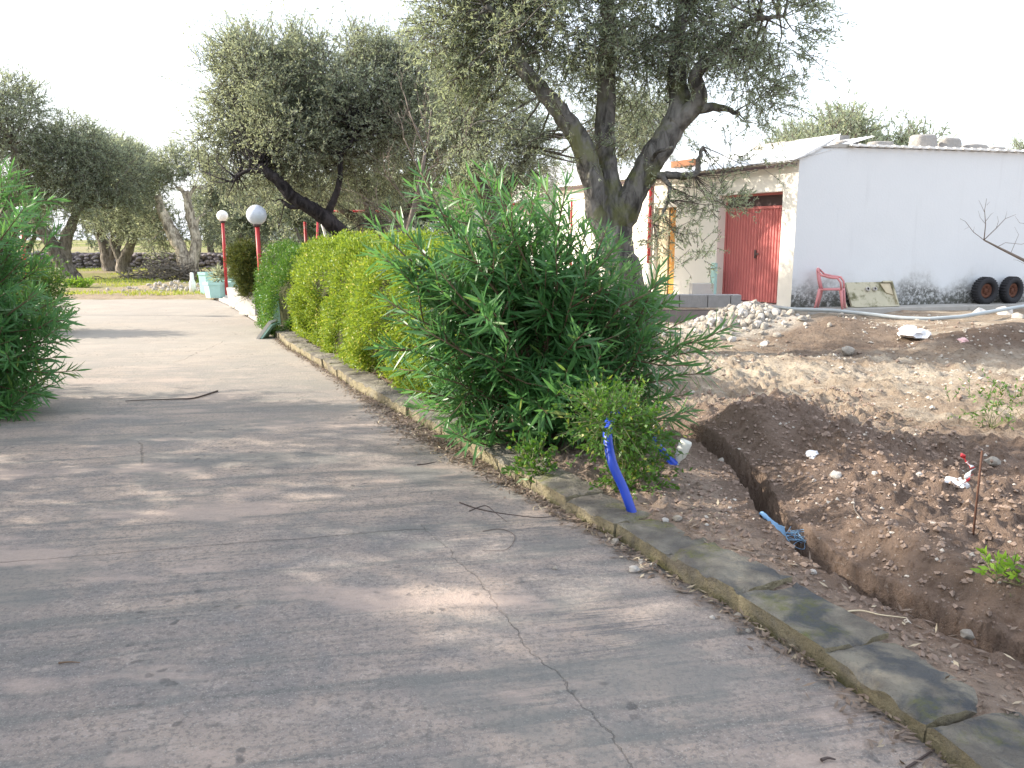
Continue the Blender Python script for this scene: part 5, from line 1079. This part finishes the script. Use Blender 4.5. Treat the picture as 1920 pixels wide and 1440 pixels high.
# scattered pebbles and clods, too many to count
def scatter(name, n, fx, smin, smax, mat, seed, label, cond=None):
    g = np.random.RandomState(seed); x, y = fx(g, n); ok = x > KX(y) + .34
    if cond is not None: ok &= cond(x, y)
    x, y = x[ok], y[ok]; n = len(x); z = height(x, y); s = smin + (smax - smin) * g.rand(n) ** 3
    O = np.array([(1, 0, 0), (0, 1, 0), (-1, 0, 0), (0, -1, 0), (0, 0, 1), (0, 0, -1), (.6, .6, .5), (-.6, .5, .5), (.5, -.6, .55), (-.55, -.6, .4)]); Fo = np.array([(0, 6, 4), (0, 1, 6), (1, 4, 6), (1, 2, 7), (1, 7, 4), (7, 2, 4), (2, 9, 4), (2, 3, 9), (3, 4, 9), (3, 0, 8), (3, 8, 4), (8, 0, 4), (1, 0, 5), (2, 1, 5), (3, 2, 5), (0, 3, 5)])
    V = O[None] * (1 + 1.0 * (g.rand(n, 10, 1) - .5)) * (s[:, None, None] * np.array((1, .85, .8))); th = g.rand(n) * 6.28; c_, s2 = np.cos(th)[:, None], np.sin(th)[:, None]
    V = np.stack([V[..., 0] * c_ - V[..., 1] * s2, V[..., 0] * s2 + V[..., 1] * c_, V[..., 2]], -1) + np.stack([x, y, z + s * .05], -1)[:, None]
    F = (Fo[None] + np.arange(n)[:, None, None] * 10).reshape(-1, 3); link(name, fast_mesh(name, V.reshape(-1, 3), F, mat), kind='stuff', label=label)
tdist = lambda x, y: seg_dist(x, y, trench)
scatter('soil_clods', 15000, lambda g, n: (g.uniform(.4, 3.4, n), 2.2 + 5.6 * g.rand(n)), .002, .022, M['clod'], 1, 'crumbled dark earth clods beside the trench', lambda x, y: tdist(x, y)[0] > .10)
scatter('pebbles', 1500, lambda g, n: (g.uniform(.4, 3.6, n), 2.2 + 6 * g.rand(n)), .002, .018, M['rock'], 2, 'pale limestone pebbles in the dark dug earth', lambda x, y: (fbm(x * 1.5, y * 1.5, None, 3, 15) > .46) & (tdist(x, y)[0] > .1))
scatter('gravel', 4200, lambda g, n: (g.uniform(1, 8.5, n), g.uniform(7, 16.5, n)), .006, .035, M['rock'], 3, 'loose pale gravel and crumbs on the building ground', lambda x, y: fbm(x * .9, y * .9, None, 3, 16) > .47)
scatter('earth_crumbs', 2500, lambda g, n: (g.uniform(1, 8.5, n), g.uniform(7, 15, n)), .006, .035, M['clod'], 4, 'brown earth crumbs on the rutted track', lambda x, y: fbm(x * .8, y * 1.6, None, 3, 17) > .52)
# leaf litter along the kerb
g_ = np.random.RandomState(33); n = 6000; yy_ = np.concatenate([g_.normal(6.3, 1.0, 3200), g_.uniform(2.0, 13, 2800)]); yy_ = np.clip(yy_, 1.9, 13)
dd_2 = -np.abs(g_.normal(0, 1, n)) * (.05 + .10 * np.exp(-((yy_ - 6.6) / 1.3) ** 2) + .03 * np.exp(-((yy_ - 2.3) / .3) ** 2)) - .015; xx_ = KX(yy_) + dd_2
n3 = 1500; y3 = g_.uniform(2, 12, n3); x3 = KX(y3) + .26 + np.abs(g_.normal(0, .25, n3)); xx_ = np.concatenate([xx_, x3]); z_ = np.concatenate([np.full(n, .008) + .02 * g_.rand(n), height(x3, y3) + .01]); yy_ = np.concatenate([yy_, y3]); n = len(xx_)
base = np.stack([xx_, yy_, z_], -1); ax = nrm(np.stack([g_.normal(size=n), g_.normal(size=n), .25 * g_.normal(size=n)], -1)); sdv = nrm(np.cross(ax, np.stack([g_.normal(size=n) * .35, g_.normal(size=n) * .35, np.ones(n)], -1)))
V, F = leaf_quads(base, ax, sdv, .02 + .045 * g_.rand(n), .007 + .010 * g_.rand(n)); link('leaf_litter', fast_mesh('leaf_litter', V, F, M['litter']), kind='stuff', label='dry fallen leaves gathered along the kerb')
# sticks
def stick(P, r, label, mat='twig_dark', z=None, name='stick'):
    pts = [G(a, b, .008) if z is None else at(a, b) + up * z for a, b in P]; s = spline(pts, 6); return tag(MB().tube(s, np.linspace(r, r * .4, len(s)), 6).obj(name, M[mat], smooth=True), label, 'stick')
stick([(408,733),(365,746),(330,748),(270,750),(235,752)][::1], .009, 'long bent dark stick lying across the sunlit part of the driveway')
stick([(862,942),(890,952),(925,960),(960,965),(1005,970),(1040,968)], .004, 'thin branching twig on the driveway near the kerb bend')
stick([(880,958),(910,948),(930,962),(950,978)], .003, 'curled hairline twig crossing the thin branching twig')
stick([(905,996),(940,992),(965,1005),(950,1030),(905,1032)], .002, 'looped root thread lying on the driveway near the kerb')
stick([(782,872),(800,870),(818,866)], .008, 'short brown twig at the edge of the leaf litter')
stick([(110,1243),(130,1241),(150,1242)], .004, 'short reddish twig alone on the left foreground concrete', 'stem_br')
stick([(1540,1425),(1552,1421),(1567,1424)], .006, 'stubby dark twig on the concrete at the bottom right')
stick([(1505,1146),(1555,1154),(1610,1148),(1650,1156),(1700,1162)], .005, 'long pale root lying between the kerb and the trench', 'plank', .008, 'root')
stick([(1600,940),(1602,960),(1612,975),(1622,988)], .005, 'curved root standing out of the spoil heap', 'twig', .015, 'root')
stick([(1678,966),(1700,976),(1735,995)], .005, 'straight root on the spoil heap left of the rod', 'twig', .012, 'root')
stick([(1690,640),(1720,650),(1760,655)], .012, 'dark broken stick beside the torn white bag', 'twig_dark', .03)
stick([(1370,1030),(1420,1042),(1475,1048)], .004, 'thin pale root on the near side of the trench', 'twig', .01, 'root')
stick([(1630,1232),(1660,1245),(1690,1262)], .005, 'straw-coloured stalk beyond the slate-dark kerb stone', 'plank', .008)
for k, P in enumerate([[(1700,1440),(1745,1410),(1790,1385)],[(1735,1360),(1748,1385),(1758,1400)],[(1770,1430),(1800,1400),(1825,1395)]]): stick(P, .005, ['dark twig in the litter at the bottom of the kerb', 'pale split twig standing in the litter by the kerb', 'bent twig at the lowest visible kerb stone'][k], 'twig_dark' if k != 1 else 'plank')

# ------------------------------------------------------------------ bare branch at the right edge
YB = 10.5; q = A(2060, 700, YB); BT2 = empty('bare_tree', (q.x, YB, H(q.x, YB)), 'leafless tree at the right edge reaching a thin branch across the white wall', 'tree'); off = np.array(BT2.location)
mb = MB(); P = [np.array(A(a, b, YB)) - off for a, b in ((2060,760),(2050,640),(2020,545),(1970,510),(1920,488),(1870,463),(1845,450))]; P[0][2] = -.1; mb.tube(P, [.09, .07, .05, .03, .020, .014, .010], 8)
def seg_px(L, r0, r1): mb.tube([np.array(A(a, b, YB + dz)) - off for a, b, dz in L], np.linspace(r0, r1, len(L)), 5)
for L, r0, r1 in (([(1845,450,0),(1848,420,0),(1846,395,.05),(1850,372,.05)], .007, .002), ([(1846,398,.05),(1840,385,.05),(1835,375,.05)], .003, .001), ([(1845,450,0),(1868,428,0),(1885,410,-.05),(1905,402,-.05)], .006, .002), ([(1845,450,0),(1825,435,0),(1810,415,.05),(1800,410,.05)], .005, .0015),
                  ([(1868,428,0),(1872,415,0),(1870,405,0)], .003, .001), ([(1848,420,0),(1838,408,0),(1834,395,0)], .003, .001), ([(1848,415,0),(1858,402,0),(1864,398,0)], .003, .001), ([(1870,463,0),(1885,455,0),(1915,458,0),(1950,450,0)], .004, .002), ([(1895,475,0),(1910,440,0),(1902,425,0)], .003, .001), ([(1960,507,0),(1925,497,0),(1908,488,0),(1900,487,0)], .003, .001), ([(1930,420,0),(1912,418,0),(1903,405,0)], .003, .001), ([(1990,470,0),(1930,420,0),(1960,380,0)], .008, .002), ([(2020,545,0),(1990,470,0),(1975,400,0)], .02, .008), ([(1825,435,0),(1827,425,0)], .002, .001), ([(1818,425,0),(1808,430,0)], .002, .001), ([(1885,410,0),(1888,396,0)], .002, .001), ([(1850,385,.05),(1856,378,.05)], .002, .001)):
    seg_px(L, r0, r1)
mb.obj('trunk', M['twig'], BT2, True)
